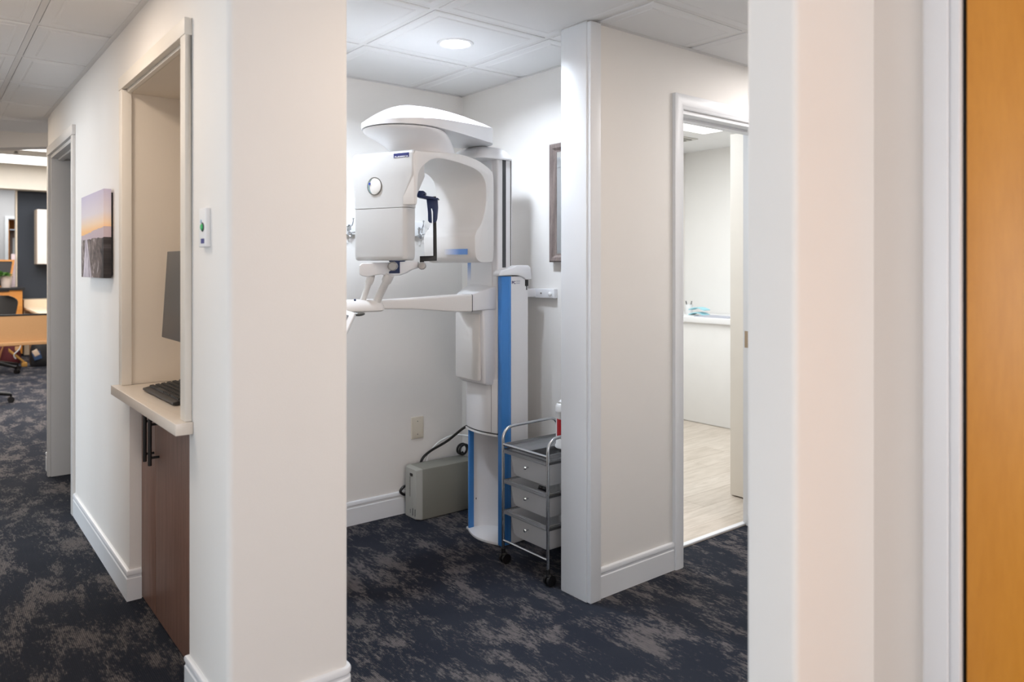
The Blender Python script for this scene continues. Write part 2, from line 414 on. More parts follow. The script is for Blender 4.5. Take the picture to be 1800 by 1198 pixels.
# baseboards (sweep with ogee top), travel direction keeps the room on the right-hand side
BB = [(0, 0), (.013, 0), (.013, .092), (.010, .096), (.010, .104), (.013, .108), (.014, .118), (.011, .125), (.004, .128), (0, .128)]
def base(name, path): struct(name, MB().sweep(path, BB), M_TRIM, smooth=30)
def arc2(cx, cy, r, a0, a1, n=6): return arcpts((cx, cy), r, a0, a1, n)
base('baseboard_pillar', ([(1.08, 3.5), (1.08, 2.21)] + arc2(1.06, 2.21, .02, 0, -90) + arc2(.72, 2.21, .02, 270, 180) + [(.70, 2.575), (.745, 2.575)])[::-1])
base('baseboard_corridor', [(.745, 3.46), (.70, 3.46), (.70, 4.83)][::-1])
base('baseboard_corner', [(.708, 5.886), (.708, 6.03), (.83, 6.03)][::-1])
base('baseboard_back', [(1.08, 3.715), (2.58, 3.715)])
base('baseboard_right', [(2.58, 3.715), (2.58, 2.40)])
base('baseboard_front', [(2.745, 2.24), (2.25, 2.24)][::-1])
base('baseboard_front', [(3.603, 2.24), (6.3, 2.24)])
base('baseboard_hall', [(1.39, .933), (6.3, .933)][::-1])
# ---- wall end casing beside the treatment alcove
w = MB(); w.box(2.183, 2.20, 2.236, 2.392, .001, CZ-.012)
struct('trim_5', w, M_TRIM, bev=.002)
struct('trim_6', MB().box(2.188, 2.25, 2.216, 2.24, .001, CZ-.014), M_TRIM, bev=.003)
struct('trim_7', MB().box(2.188, 2.25, 2.385, 2.40, .001, CZ-.014), M_TRIM, bev=.003)
# ---- white doorway frame into the office
d = MB()
CP = [(0, 0), (.018, 0), (.021, .006), (.021, .05), (.016, .056), (.016, .060), (.010, .068), (0, .068)]   # (projection, distance from the outer edge)
d.loft([[(2.742+b, 2.24-a, 0) for a, b in CP], [(2.742+b, 2.24-a, 2.21-b) for a, b in CP], [(3.603-b, 2.24-a, 2.21-b) for a, b in CP], [(3.603-b, 2.24-a, 0) for a, b in CP]])
d.box(2.8095, 2.823, 2.2405, 2.39, 0, 2.1239); d.box(3.522, 3.5355, 2.2405, 2.39, 0, 2.1239); d.box(2.8095, 3.5355, 2.2405, 2.39, 2.124, 2.1405)
d.box(2.823, 2.835, 2.30, 2.35, 0, 2.1115); d.box(3.510, 3.522, 2.30, 2.35, 0, 2.1115); d.box(2.823, 3.522, 2.30, 2.35, 2.112, 2.124)
dr = struct('door_1', d, M_TRIM)
obj('strike_plate', MB().box(3.5205, 3.5225, 2.352, 2.380, .965, 1.055), mat('satin_brass', S(168, 150, 128), .4, .6), dr)
# ---- corridor doorway frame
d = MB()
d.box(.684, .70, 4.83, 4.886, 0, 2.1495); d.box(.684, .70, 5.83, 5.886, 0, 2.1495)
d.box(.682, .70, 4.826, 5.89, 2.15, 2.207)
d.box(.7005, .83, 4.876, 4.895, 0, 2.1495); d.box(.7005, .86, 5.82, 5.84, 0, 2.1495); d.box(.7005, .83, 4.896, 5.819, 2.13, 2.1495)
d.box(.74, .775, 4.895, 4.907, 0, 2.13); d.box(.74, .775, 4.9, 5.82, 2.118, 2.13)
struct('door_2', d, mat('grey_trim', S(206, 203, 200), .45), bev=.002)
# ---- wooden door close to the camera on the right
d = MB(); d.box(1.694, 1.709, .6525, .703, 0, 2.169); d.box(1.699, 1.715, .631, .652, 0, 2.169); d.box(1.694, 1.709, -.35, .703, 2.17, 2.22); d.box(1.699, 1.80, -.29, -.27, 0, 2.169)
dr = struct('door_3', d, M_TRIM, bev=.003)
obj('jamb_gap_shade', MB().box(1.716, 1.80, .629, .655, 0, 2.17), M_BLACK, dr)  # black filler stands in for the shade in the gap beside the leaf
obj('door_leaf', MB().box(1.712, 1.755, -.265, .6235, .008, 2.165), M_MAPLE, dr, bev=.002)
obj('door_handle', MB().cyl((1.712, -.2, 1.0), (1.65, -.2, 1.0), .012).cyl((1.655, -.21, 1.0), (1.655, -.08, 1.0), .010), M_STEEL, dr)
# ---- flat frame around the niche
d = MB()
d.prism([(.678, 2.545), (.699, 2.545), (.699, 2.588), (.717, 2.588), (.717, 2.602), (.678, 2.602)], .9, 2.157)
d.prism([(.678, 3.5), (.717, 3.5), (.717, 3.512), (.699, 3.512), (.699, 3.556), (.678, 3.556)], .9, 2.157)
d.extr([(.676, 2.545, 2.157), (.676, 2.545, 2.212), (.699, 2.545, 2.212), (.699, 2.545, 2.157)], (0, 1.011, 0))
d.box(.699, .717, 2.602, 3.5, 2.145, 2.156)
struct('trim_8', d, mat('niche_trim', S(226, 220, 210), .45), bev=.0015)

# ================================================================== NICHE THINGS
t = thing('wall_cabinet', 'walnut brown two-door base cabinet built in under the cream counter', 'cabinet', (.9, 3.02, 0))
obj('body', MB().box(.766, 1.03, 2.58, 3.452, .02, .858), M_BROWN, t)
for (y0, y1, hy) in ((3.222, 3.455, 3.245), (2.58, 3.218, 3.163)):
    dd = obj('door', MB().box(.746, .765, y0, y1, .008, .855), M_BROWN, t, bev=.001)
    h = MB(); h.cyl((.712, hy, .625), (.712, hy, .812), .0075, seg=14)
    for z in (.655, .785): h.cyl((.712, hy, z), (.747, hy, z), .005, seg=10)
    obj('handle', h, M_BLACK, dd)
tag(obj('counter', MB().prism([(.645, 2.53), (.699, 2.53), (.699, 2.59), (1.042, 2.59), (1.042, 3.510), (.699, 3.510), (.699, 3.545), (.645, 3.545)], .861, .8995), M_COUNTER, bev=.0015),
    'cream stone counter ledge sticking out of the wall niche, above the brown cabinet', 'counter')
# keyboard
t = thing('keyboard', 'black computer keyboard lying on the cream counter', 'keyboard', (.79, 3.08, .90))
def kp(a, b, z):  # a across (0 front .. .16 back), b along (0 far .. .45 near)
    o = Vector((.716, 3.30, .90)); ya = Vector((.015, -.9999, 0)).normalized(); xa = Vector((.9999, .015, 0)).normalized()
    p = o+xa*a+ya*b; return (p.x, p.y, .90+z)
kb = MB()
prof = [(0, .004), (0, .012), (.02, .016), (.155, .030), (.160, .026), (.160, .002), (.01, .002)]
kb.loft([[kp(a, b, z) for a, z in prof] for b in (0, .01, .425, .435)])
obj('case', kb, M_BLACK, t, bev=.0015, seg=2)
keys = MB()
for r in range(6):
    b = .012
    a0 = .022+r*.0215 + (.006 if r == 5 else 0)
    while b < .41:
        wdt = .019
        if r == 0 and .10 < b < .14: wdt = .11
        if .293 < b < .300: b = .302
        if b+wdt > .427: break
        z0 = .016+(a0-.02)*.104
        P0 = [kp(a0, b, z0), kp(a0+.0165, b, z0+.0015), kp(a0+.0165, b+wdt-.002, z0+.0015), kp(a0, b+wdt-.002, z0)]
        P1 = [kp(a0+.002, b+.002, z0+.007), kp(a0+.0145, b+.002, z0+.0085), kp(a0+.0145, b+wdt-.004, z0+.0085), kp(a0+.002, b+wdt-.004, z0+.007)]
        keys.loft([P0, P1]); b += wdt+.0005
obj('keys', keys, mat('key_plastic', S(38, 37, 36), .5), t)
# monitor
t = thing('monitor', 'dark flat computer monitor hanging in the wall niche above the keyboard', 'monitor', (.9, 2.8, 1.3))
xa = Vector((.02, 0, .326)).normalized(); nrm = Vector((-.326, 0, .02)).normalized(); ya = Vector((0, 1, 0))
mc = Vector((.744, 2.79, 1.298))
obj('screen', MB().obox(mc, ya, xa, nrm, .26, .163, .006), mat('screen_glass', S(78, 74, 70), .35), t, bev=.002)
obj('housing', MB().obox(mc-nrm*.016, ya, xa, nrm, .22, .13, .012), M_BLACK, t, bev=.01)
obj('wall_arm', MB().cyl(mc-nrm*.02, (1.03, 2.79, 1.28), .018).box(1.02, 1.034, 2.73, 2.85, 1.2, 1.36), M_DGREY, t)
# control box near the corner
t = thing('control_box', 'small white wall control box with a green button and blue label', 'control box', (.70, 2.385, 1.46))
obj('housing', MB().box(.685, .7008, 2.35, 2.42, 1.463, 1.583), M_WHITE, t, bev=.003)
gb = MB(); gb.lathe([(.0001, .006), (.008, .006), (.011, .002), (.011, -.004)], (.685, 2.378, 1.524), axis='X', seg=20); obj('button', gb, mat('green_button', S(60, 190, 110), .3), t)
obj('button_ring', MB().lathe([(.0105, -.001), (.0105, .003), (.014, .002), (.014, -.001)], (.685, 2.378, 1.524), axis='X', seg=20), M_DGREY, t)
obj('label_sticker', MB().box(.6843, .6852, 2.362, 2.396, 1.474, 1.489), mat('indigo_print', S(60, 64, 130), .5), t)
obj('indicator', MB().lathe([(.0001, .002), (.006, .002), (.006, -.002)], (.685, 2.392, 1.542), axis='X', seg=16), mat('pale_blue_print', S(176, 196, 214), .5), t)
# canvas picture
def canvas_mat():
    m, nt, b = nodes('canvas_print'); N, L = nt.nodes, nt.links
    tc = N.new('ShaderNodeTexCoord'); sep = N.new('ShaderNodeSeparateXYZ'); L.new(tc.outputs['Generated'], sep.inputs[0])
    y, z = sep.outputs[1], sep.outputs[2]
    sky = ramp(N, [(.55, S(244, 190, 130)), (.63, S(236, 206, 176)), (.75, S(214, 204, 208)), (1, S(186, 178, 200))]); L.new(z, sky.inputs[0])
    n1 = noise(N, L, mapping(N, L, tc.outputs['Generated'], (0, 3, 0)), 1.3, 5, .5)
    # mountains higher to the right (low Y)
    hm = math_(N, L, 'ADD', math_(N, L, 'MULTIPLY', math_(N, L, 'SUBTRACT', 1.0, y), .07), math_(N, L, 'ADD', .47, math_(N, L, 'MULTIPLY', n1.outputs['Fac'], .08)))
    mm = math_(N, L, 'LESS_THAN', z, hm)
    mtn = N.new('ShaderNodeMixRGB'); mtn.inputs[2].default_value = S(190, 172, 178); L.new(mm, mtn.inputs[0]); L.new(sky.outputs[0], mtn.inputs[1])
    n2 = noise(N, L, mapping(N, L, tc.outputs['Generated'], (0, 5, 3), (.5, 0, 0)), 1.4, 8, .7, 1.2)
    land = ramp(N, [(.38, S(66, 60, 62)), (.5, S(128, 116, 112)), (.58, S(156, 142, 138)), (.66, S(222, 214, 216))]); L.new(n2.outputs['Fac'], land.inputs[0])
    # pale water running down the left
    riv = math_(N, L, 'ABSOLUTE', math_(N, L, 'SUBTRACT', y, math_(N, L, 'ADD', .70, math_(N, L, 'MULTIPLY', z, .12))))
    rw = math_(N, L, 'LESS_THAN', riv, math_(N, L, 'SUBTRACT', .2, math_(N, L, 'MULTIPLY', z, .34)))
    n3 = noise(N, L, mapping(N, L, tc.outputs['Generated'], (0, 14, 4)), 1, 5, .7)
    wc = ramp(N, [(.35, S(150, 140, 150)), (.6, S(226, 216, 224))]); L.new(n3.outputs['Fac'], wc.inputs[0])
    lw = N.new('ShaderNodeMixRGB'); L.new(rw, lw.inputs[0]); L.new(land.outputs[0], lw.inputs[1]); L.new(wc.outputs[0], lw.inputs[2])
    shade_ = ramp(N, [(0, (.12, .11, .12, 1)), (.10, (.5, .47, .46, 1)), (.5, (.85, .82, .8, 1)), (1, (1, 1, 1, 1))]); L.new(y, shade_.inputs[0])
    lw2 = N.new('ShaderNodeMixRGB'); lw2.blend_type = 'MULTIPLY'; lw2.inputs[0].default_value = 1; L.new(lw.outputs[0], lw2.inputs[1]); L.new(shade_.outputs[0], lw2.inputs[2]); lw = lw2
    lm = math_(N, L, 'LESS_THAN', z, math_(N, L, 'ADD', .41, math_(N, L, 'MULTIPLY', n1.outputs['Fac'], .1)))
    al = N.new('ShaderNodeMixRGB'); L.new(lm, al.inputs[0]); L.new(mtn.outputs[0], al.inputs[1]); L.new(lw.outputs[0], al.inputs[2])
    L.new(al.outputs[0], b.inputs['Base Color']); b.inputs['Roughness'].default_value = .6
    return m
t = thing('canvas_picture', 'frameless canvas print of a misty mountain valley at sunset on corridor wall', 'picture', (.70, 4.07, 1.55))
obj('canvas', MB().box(.658, .690, 3.78, 4.36, 1.352, 1.757), canvas_mat(), t, bev=.002, seg=2)
obj('stretcher', MB().box(.686, .699, 3.80, 4.34, 1.365, 1.742), M_BLACK, t)

# ================================================================== X-RAY MACHINE
XR = thing('panoramic_xray_machine', 'white dental panoramic x-ray machine with blue stripes on its floor column', 'x-ray machine', (2.36, 3.1, 0))
# head axes: Ld runs from tube head to sensor, Wd across the head
LC, WC = (.48, .877), (-.877, .48)
K = .9874; O_ = (-.416*K, 3.17*K)
def H(s, w, z):
    x = O_[0]+LC[0]*s+WC[0]*w; y = O_[1]+LC[1]*s+WC[1]*w
    X, Y = cw(x, y); return Vector((X, Y, z))
HL = (H(1, 0, 0)-H(0, 0, 0)).normalized(); HW = (H(0, 1, 0)-H(0, 0, 0)).normalized()
# base plate and lower column
def colprof():
    p = [(2.292, 2.95), (2.46, 2.95), (2.478, 2.98), (2.478, 3.245), (2.46, 3.256), (2.300, 3.256), (2.300, 3.254)]
    n = 12
    for i in range(n+1):
        a = i/n; y = 3.252-(3.252-2.980)*a
        p.append((2.345+.105*math.sin(PI*a)**.7, y))
    p.append((2.292, 2.974)); return p
obj('column', MB().prism(colprof(), .012, 1.355), M_MACH, XR, smooth=50)
bp_ = [(2.44, 2.955), (2.44, 3.275), (2.30, 3.275)]
for i in range(13):
    a = i/12; bp_.append((2.30-.045*math.sin(PI*a), 3.262-(3.262-2.95)*a))
obj('base_plate', MB().prism(bp_, .0, .014), M_MACH, XR, bev=.003)
obj('side_stripe', MB().box(2.284, 2.346, 2.944, 2.975, .004, 1.356), M_BLUE, XR, bev=.003)['label'] = 'wide blue stripe on the right side of the column'
obj('side_stripe', MB().box(2.298, 2.330, 3.243, 3.2545, .004, .60), M_BLUE, XR, bev=.003)['label'] = 'narrow blue stripe on the left edge of the column'
obj('stripe_bead', MB().box(2.330, 2.3345, 2.9425, 2.946, .004, 1.356), mat('pale_blue_plastic', S(84, 146, 212), .4), XR)
cap = [(2.262, 1.358), (2.262, 1.372), (2.275, 1.385), (2.345, 1.398), (2.38, 1.412), (2.452, 1.412), (2.468, 1.400), (2.476, 1.35), (2.474, 1.338), (2.437, 1.338), (2.425, 1.348), (2.405, 1.356), (2.38, 1.361), (2.345, 1.3615)]
obj('column_cap', MB().extr([(x, 2.936, z) for x, z in cap], (0, .05, 0)).extr([(x, 2.986, z) for x, z in cap if x > 2.38]+[(2.38, 2.986, 1.37)], (0, .29, 0)), M_MACH, XR, bev=.006)
obj('latch', MB().cyl((2.452, 2.958, 1.305), (2.452, 2.958, 1.338), .014).cyl((2.452, 2.958, 1.285), (2.452, 2.958, 1.305), .009), M_BLACK, XR)
# telescopic inner column
ic = MB().prism(rc([(2.287, 2.984), (2.382, 2.984), (2.382, 3.243), (2.287, 3.243)], (0, 3), .012), .80, 1.955)
ic.prism([(2.282, 3.022), (2.2875, 3.022), (2.2875, 3.238), (2.282, 3.238)], .80, 1.95)
obj('inner_column', ic, M_MACH, XR)
obj('guide_slot', MB().box(2.320, 2.342, 2.9825, 2.9848, 1.40, 1.945), M_DGREY, XR)
obj('edge_bead', MB().box(2.371, 2.3745, 2.981, 2.985, 1.40, 1.945), M_STEEL, XR)
sh = [(2.382, 2.982), (2.382, 3.256)]
for i in range(13):
    a = i/12; sh.append((2.287-.026*math.sin(PI*a)**.8, 3.256-(3.256-2.982)*a))
obj('shroud', MB().prism(sh, .562, .835), M_MACH, XR, bev=.004)
obj('shroud_joint', MB().box(2.2745, 2.279, 3.0165, 3.0185, .565, .83), M_DGREY, XR)
obj('shroud_rim', MB().prism([(x+(-.004 if x < 2.3 else 0), y) for x, y in sh], .548, .556), M_MACH, XR)
obj('shroud_seal', MB().prism([(x+.003, y) for x, y in sh], .555, .564), M_DGREY, XR)
obj('fade_strip', MB().box(2.2812, 2.2822, 3.205, 3.234, 1.33, 1.43), fade_mat('fade_v', 2, .0, 1, S(220, 222, 226), S(110, 150, 210)), XR)['label'] = 'pale blue fading strip'
# carriage
fr = []
def cring(z, x, y0, y1, r): return [(px, py, z) for px, py in rrect(x, 2.30, y0, y1, r)]
cb = MB().loft([cring(.806, 2.238, 3.012, 3.228, .012), cring(.818, 2.222, 3.004, 3.236, .014), cring(1.02, 2.211, 3.000, 3.240, .014), cring(1.18, 2.207, 3.000, 3.242, .014), cring(1.196, 2.212, 3.002, 3.238, .012)])
obj('carriage', cb, M_MACH, XR)
obj('carriage_panel', MB().loft([[(x, y, z) for y, z in rrect(3.024+d, 3.232-d, .83+d, 1.168-d, .012)] for x, d in ((2.215, 0), (2.204, 0), (2.2015, .003))]), M_MACH2, XR)
# clamp block that carries the arm
def P3(u, v, t): return at(u, v, t)
cl = MB()
f0 = [(2.128, 1.185), (2.128, 1.262), (2.15, 1.272), (2.29, 1.306), (2.29, 1.190)]
f1 = [(2.128, 1.185), (2.128, 1.262), (2.17, 1.290), (2.29, 1.312), (2.29, 1.190)]
cl.loft([[(x, 2.992, z) for x, z in f0], [(x, 3.03, z+.002) for x, z in f0], [(x, 3.12, z+.002) for x, z in f1], [(x if x > 2.2 else x+.09, 3.236, z) for x, z in f1]])
obj('clamp', cl, M_MACH, XR, bev=.005)
# patient support arm
def aring(x, yc, hy, zb, zt, r=.008): return [(x, y, z) for y, z in rrect(yc-hy, yc+hy, zb, zt, r, 4)]
ar = MB().loft([aring(2.135, 3.035, .048, 1.181, 1.268), aring(2.05, 3.036, .047, 1.184, 1.266), aring(1.95, 3.037, .046, 1.193, 1.262), aring(1.8, 3.038, .044, 1.206, 1.256), aring(1.66, 3.04, .042, 1.211, 1.252), aring(1.56, 3.04, .046, 1.208, 1.248)])
obj('support_arm', ar, M_MACH2, XR)
obj('arm_seam', MB().loft([aring(2.1335, 3.035, .0485, 1.1805, 1.2685), aring(2.1372, 3.035, .0485, 1.1805, 1.2685)]), M_DGREY, XR)
hub = MB(); hp_ = rrect(1.40, 1.66, 2.965, 3.115, .06, 6)
hub.loft([[(x*.92+.08*1.53, y*.92+.08*3.04, 1.203) for x, y in hp_], [(x, y, 1.209) for x, y in hp_], [(x, y, 1.228) for x, y in hp_], [(x*.9+.1*1.56, y*.8+.2*3.04, 1.250) for x, y in hp_], [(x*.7+.3*1.6, y*.55+.45*3.04, 1.256) for x, y in hp_]])
obj('arm_hub', hub, M_MACH2, XR)
for (a, b, r) in (((635, 536, 3.33), (652, 487, 3.285), .0135), ((660, 534, 3.35), (684, 484, 3.30), .0175)):
    p0, p1 = at(*a), at(*b); dd = (p1-p0)
    obj('support_post', MB().tube([p0-dd*.1, p0+dd*.05, p0+dd*.75, p0+dd*.8, p0+dd*.95, p1+dd*.06], [r*1.05, r, r*.95, r*1.25, r*1.3, r*1.2], 18), M_MACH2, XR)
# chin table
def ct(u, v): return at(u, v, 3.24+.0016*(u-650))
pl = [ct(u, v) for u, v in ((631, 466), (636, 462), (682, 461), (700, 458), (734, 459), (735, 470), (722, 474), (712, 480), (700, 484), (686, 485), (668, 482), (655, 484), (646, 487), (636, 485), (631, 482))]
dn = Vector((SX, SY, 0))*.07
obj('chin_table', MB().extr(pl, dn), M_MACH, XR, bev=.005)
bk = MB(); q = [ct(u, v) for u, v in ((684, 457), (712, 457), (712, 459.5), (703, 460), (703, 480), (684, 480.5), (684, 477), (690, 474), (690, 460), (684, 460))]
obj('bracket', MB().extr([p-Vector((SX, SY, 0))*.004 for p in q], Vector((SX, SY, 0))*.04), M_NAVY, XR, bev=.001)
for (u, v, r) in ((692, 467.5, .021), (743, 467, .018)):
    c = ct(u, v)-Vector((SX, SY, 0))*.012
    n_ = Vector((SX, SY, 0))
    mtx = n_.to_track_quat('Z', 'Y').to_matrix()
    obj('knob', MB().lathe([(.0005, -.024), (r*.8, -.023), (r, -.018), (r, -.002), (r*.9, .0), (r*.9, .02)], c, seg=10, mtx=mtx), mat('knob_steel', S(176, 172, 168), .3, .55), XR)
def hr(u, v, d=0): return at(u, v, 3.42+d)
nv = Vector((SX, SY, 0))
obj('chin_rod', MB().extr([hr(u, v) for u, v in ((738, 450), (761.5, 449.3), (760.8, 345), (766, 345), (767.5, 449), (767.5, 458), (745, 459), (745, 463), (738, 463))], nv*.016), M_BLACK, XR, bev=.0008)
hd_ = MB().extr([hr(u, v, -.03) for u, v in ((749.5, 349), (769, 349), (770, 365), (768.5, 384), (767, 389), (763, 391.5), (762, 391.5), (761, 372), (759, 366), (757.5, 366), (758.5, 378), (759, 391.5), (755, 391), (752.5, 388), (752, 372))], nv*.012)
obj('temple_plate', hd_, M_NAVY, XR, bev=.001)
obj('head_rest', MB().extr([hr(u, v, -.045) for u, v in ((733, 335), (744, 335), (747, 337), (747, 341), (743, 343.2), (762, 345.5), (763, 347), (770, 347.5), (770, 349.5), (766, 351), (749, 349), (733, 346))], nv*.06), M_NAVY, XR, bev=.002)
# C-arm housing
def zk(z): return 1.4+(z-1.4)*K
outer = [(-.0, 1.668), (-.0, 1.80), (0, 1.884), (.012, 1.899), (.10, 1.908), (.30, 1.927), (.42, 1.930), (.53, 1.921), (.61, 1.902), (.655, 1.884), (.672, 1.866), (.678, 1.80), (.679, 1.55), (.676, 1.46), (.668, 1.436), (.655, 1.428), (.58, 1.424), (.535, 1.430), (.508, 1.447), (.497, 1.48)]
inner = [(.494, 1.550), (.512, 1.578), (.545, 1.606), (.572, 1.645), (.590, 1.69), (.602, 1.745), (.600, 1.80), (.585, 1.835), (.545, 1.863), (.485, 1.878), (.40, 1.886), (.30, 1.890), (.1926, 1.888), (.13, 1.875), (.0913, 1.855), (.06, 1.834), (.04, 1.812), (.03, 1.78), (.026, 1.72), (.022, 1.668)]
def cr2(pts, n=4):
    out = []; Q = [pts[0]]+pts+[pts[-1]]
    for a in range(1, len(Q)-2):
        for b in range(n):
            u = b/n; q0, q1, q2, q3 = (Vector(q) for q in Q[a-1:a+3])
            out.append(tuple(.5*((2*q1)+(q2-q0)*u+(2*q0-5*q1+4*q2-q3)*u*u+(3*q1-q0-3*q2+q3)*u**3)))
    out.append(pts[-1]); return out
car = [(s*K, zk(z)) for s, z in outer[:3]+cr2(outer[3:])+cr2(inner)]
obj('c_arm', MB().extr([H(s, .0, z) for s, z in car], HW*.30), M_MACH2, XR, bev=.006, seg=2, bevang=60, smooth=40)
# tube head box
th = MB()
def tring(z, ins=0, s0=0, s1=.082): return [H(s, ww, z) for s, ww in rrect(s0+ins, s1-ins, .046+ins, .330-ins, .02, 4)]
th.loft([tring(1.4305, .008), tring(1.436, .002), tring(1.45), tring(1.655)])
obj('tube_head', th, M_HEAD, XR)
up = MB()
def uring(z, ins=0): return [H(s, ww, z) for s, ww in rrect(-.004+ins, .085-ins, .001+ins, .334-ins, .012, 4)]
def uring2(z, ins=0): return [H(s, ww, z) for s, ww in rrect(-.001+ins, .083-ins, .044+ins, .331-ins, .019, 4)]
up.loft([uring2(1.657), uring2(1.70), uring(1.79), uring(1.88), uring(1.892, .003), uring(1.897, .01)])
obj('upper_housing', up, M_HEAD, XR, smooth=50)
# round window on the head
def disc_mtx(n_): return Vector(n_).to_track_quat('Z', 'Y').to_matrix()
wc_ = H(-.003, .208, 1.752)
mt = disc_mtx(-HL)
ring = MB().lathe([(.036, -.004), (.036, .003), (.039, .003), (.039, -.004)], wc_, seg=40, mtx=mt); obj('dial_ring', ring, M_STEEL, XR)
obj('dial', MB().lathe([(.0005, .0035), (.03, .003), (.0355, .001), (.0355, -.003)], wc_, seg=40, mtx=mt), M_MACH2, XR)
crs = []
for i in range(15):
    a = math.radians(-68+136*i/14); crs.append((.034*math.cos(a), .034*math.sin(a)))
for i in range(15):
    a = math.radians(68-136*i/14); crs.append((.013+.013*(math.cos(a)-.37)/.63*1.0, .032*math.sin(a)))
obj('dial_window', MB().extr([wc_-HL*.0036+HW*x+Vector((0, 0, z)) for x, z in crs], -HL*.001), mat('teal_glass', S(128, 152, 154), .2), XR)
obj('dial_dot', MB().lathe([(.0003, .002), (.0045, .002), (.0045, 0)], wc_-HL*.0046+HW*.024+Vector((0, 0, .011)), seg=16, mtx=mt), mat('blue_dot', S(20, 50, 180), .3), XR)
# maker's plate
pw = -HW; o0 = H(-.0046, .112, 1.865)
obj('name_plate', MB().obox(H(-.0043, .064, 1.8755), HW, (0, 0, 1), HL, .040, .0098, .0006), mat('navy_print', S(14, 24, 96), .4), XR)
text_mesh('plate_lettering', 'PLANMECA', .0092, H(-.0055, .0985, 1.8668), -HW, (0, 0, 1), mat('white_print', S(225, 225, 235), .5), XR, width=.070)
# printed fade on the sensor
c0 = H(.4886*K, .10, 1.478)
obj('sensor_fade', MB().obox(H(.4915*K-.004, .105, 1.476), -HW, (0, 0, 1), HL, .067, .0135, .001), fade_mat('fade_h', 0, .0, .65, S(204, 201, 200), S(112, 156, 224)), XR)['label'] = 'pale blue fading strip on the sensor'
# neck between shoulder and C-arm
nk = MB(); rings = []
def nring(s, w, rs, rw, z): return [H(s+rs*math.cos(2*PI*a/40), w+rw*math.sin(2*PI*a/40), z) for a in range(40)]
for (s, w, rs, rw, z) in ((.280, .150, .150, .1465, 1.912), (.278, .150, .151, .1465, 1.920), (.262, .150, .155, .150, 1.936), (.238, .151, .162, .157, 1.954), (.206, .154, .174, .168, 1.972), (.168, .157, .186, .180, 1.988), (.150, .158, .189, .183, 1.997), (.142, .158, .186, .180, 2.004)):
    rings.append(nring(s, w, rs, rw, z))
nk.loft(rings); obj('neck', nk, M_MACH, XR)
obj('neck_seam', MB().loft([nring(.142, .158, .184, .178, 2.0035), nring(.142, .158, .184, .178, 2.0075)]), M_DGREY, XR)
# shoulder shell
sp0, sp1 = Vector((.142, .158)), Vector((.60, .115))
R0, R1 = .189, .128
outl = []
d_ = (sp1-sp0).normalized(); n2 = Vector((-d_.y, d_.x))
for i in range(25):
    a = PI/2+PI*i/24; outl.append((sp0+(d_*math.cos(a)+n2*math.sin(a))*R0, sp0))
for i in range(1, 8):
    f = i/8; c = sp0.lerp(sp1, f); outl.append((c-n2*(R0+(R1-R0)*(f**1.4)), c))
for i in range(25):
    a = -PI/2+PI*i/24; outl.append((sp1+(d_*math.cos(a)+n2*math.sin(a))*R1, sp1))
for i in range(1, 8):
    f = 1-i/8; c = sp0.lerp(sp1, f); outl.append((c+n2*(R0+(R1-R0)*(f**1.4)), c))
def zlow(s): return 2.006+.000*s
def zbase(s):
    k = min(max((s-.22)/.5, 0), 1); return 2.006+.006*k
def zband(s):
    k = min(max((s+.06)/.78, 0), 1); return 2.026+.070*k**.9
def ztop(s):
    k = min(max((s+.06)/.80, 0), 1); return 2.095+.036*math.sin(PI*min(k*.95, 1))+.012*k
sh_ = []
def spt(p, c, f, z): q_ = c+(p-c)*f; return H(q_.x, q_.y, z)
sh_.append([spt(p, c, .93, zbase(p.x)) for p, c in outl])
sh_.append([spt(p, c, 1.0, zbase(p.x)+.003) for p, c in outl])
sh_.append([spt(p, c, 1.0, zband(p.x)) for p, c in outl])
for f in (.985, .95, .90, .82, .72, .60, .46, .32, .18, .05):
    g = 1-f**2.1
    sh_.append([spt(p, c, f, zband(p.x)+(ztop(c.x+(p.x-c.x)*f)-zband(p.x))*g) for p, c in outl])
obj('shoulder', MB().loft(sh_), M_MACH, XR, smooth=28)
chp = rrect(2.17, 2.392, 2.972, 3.262, .05, 6)
def chr_(f, z, g=None): g = g or f; return [(2.272+(x-2.272)*f, 3.112+(y-3.112)*g, z) for x, y in chp]
obj('column_head', MB().loft([chr_(1.0, 1.945), chr_(1.015, 1.948), chr_(1.01, 1.955), chr_(.97, 1.968), chr_(.90, 1.984), chr_(.80, 1.998), chr_(.66, 2.010), chr_(.4, 2.014)]), M_MACH, XR, smooth=50)
# wall bracket
wb = MB().box(2.555, 2.58, 2.855, 3.04, 1.241, 1.290); wb.box(2.47, 2.56, 3.00, 3.06, 1.245, 1.288)
wbo = obj('wall_bracket', wb, M_MACH, XR, bev=.003)
obj('bumper', MB().ball((2.552, 2.882, 1.264), .011), M_WHITE, wbo)
obj('screw', MB().cyl((2.552, 2.955, 1.266), (2.556, 2.955, 1.266), .004), M_STEEL, wbo)
# maker's mark on the column side
vp = mat('violet_print', S(62, 54, 112), .5); gp = mat('grey_print', S(176, 176, 188), .5)
text_mesh('column_lettering', 'PC', .021, (2.3535, 2.9493, 1.317), (1, 0, 0), (0, 0, 1), vp, XR, width=.024)
ln = MB()
for z in (1.332, 1.326): ln.box(2.384, 2.408, 2.9488, 2.9502, z, z+.003)
ln.box(2.384, 2.406, 2.9488, 2.9502, 1.318, 1.3215)
obj('small_print', ln, gp, XR)
obj('screw', MB().cyl((2.352, 3.254, .16), (2.352, 3.249, .16), .006), M_BLACK, XR)
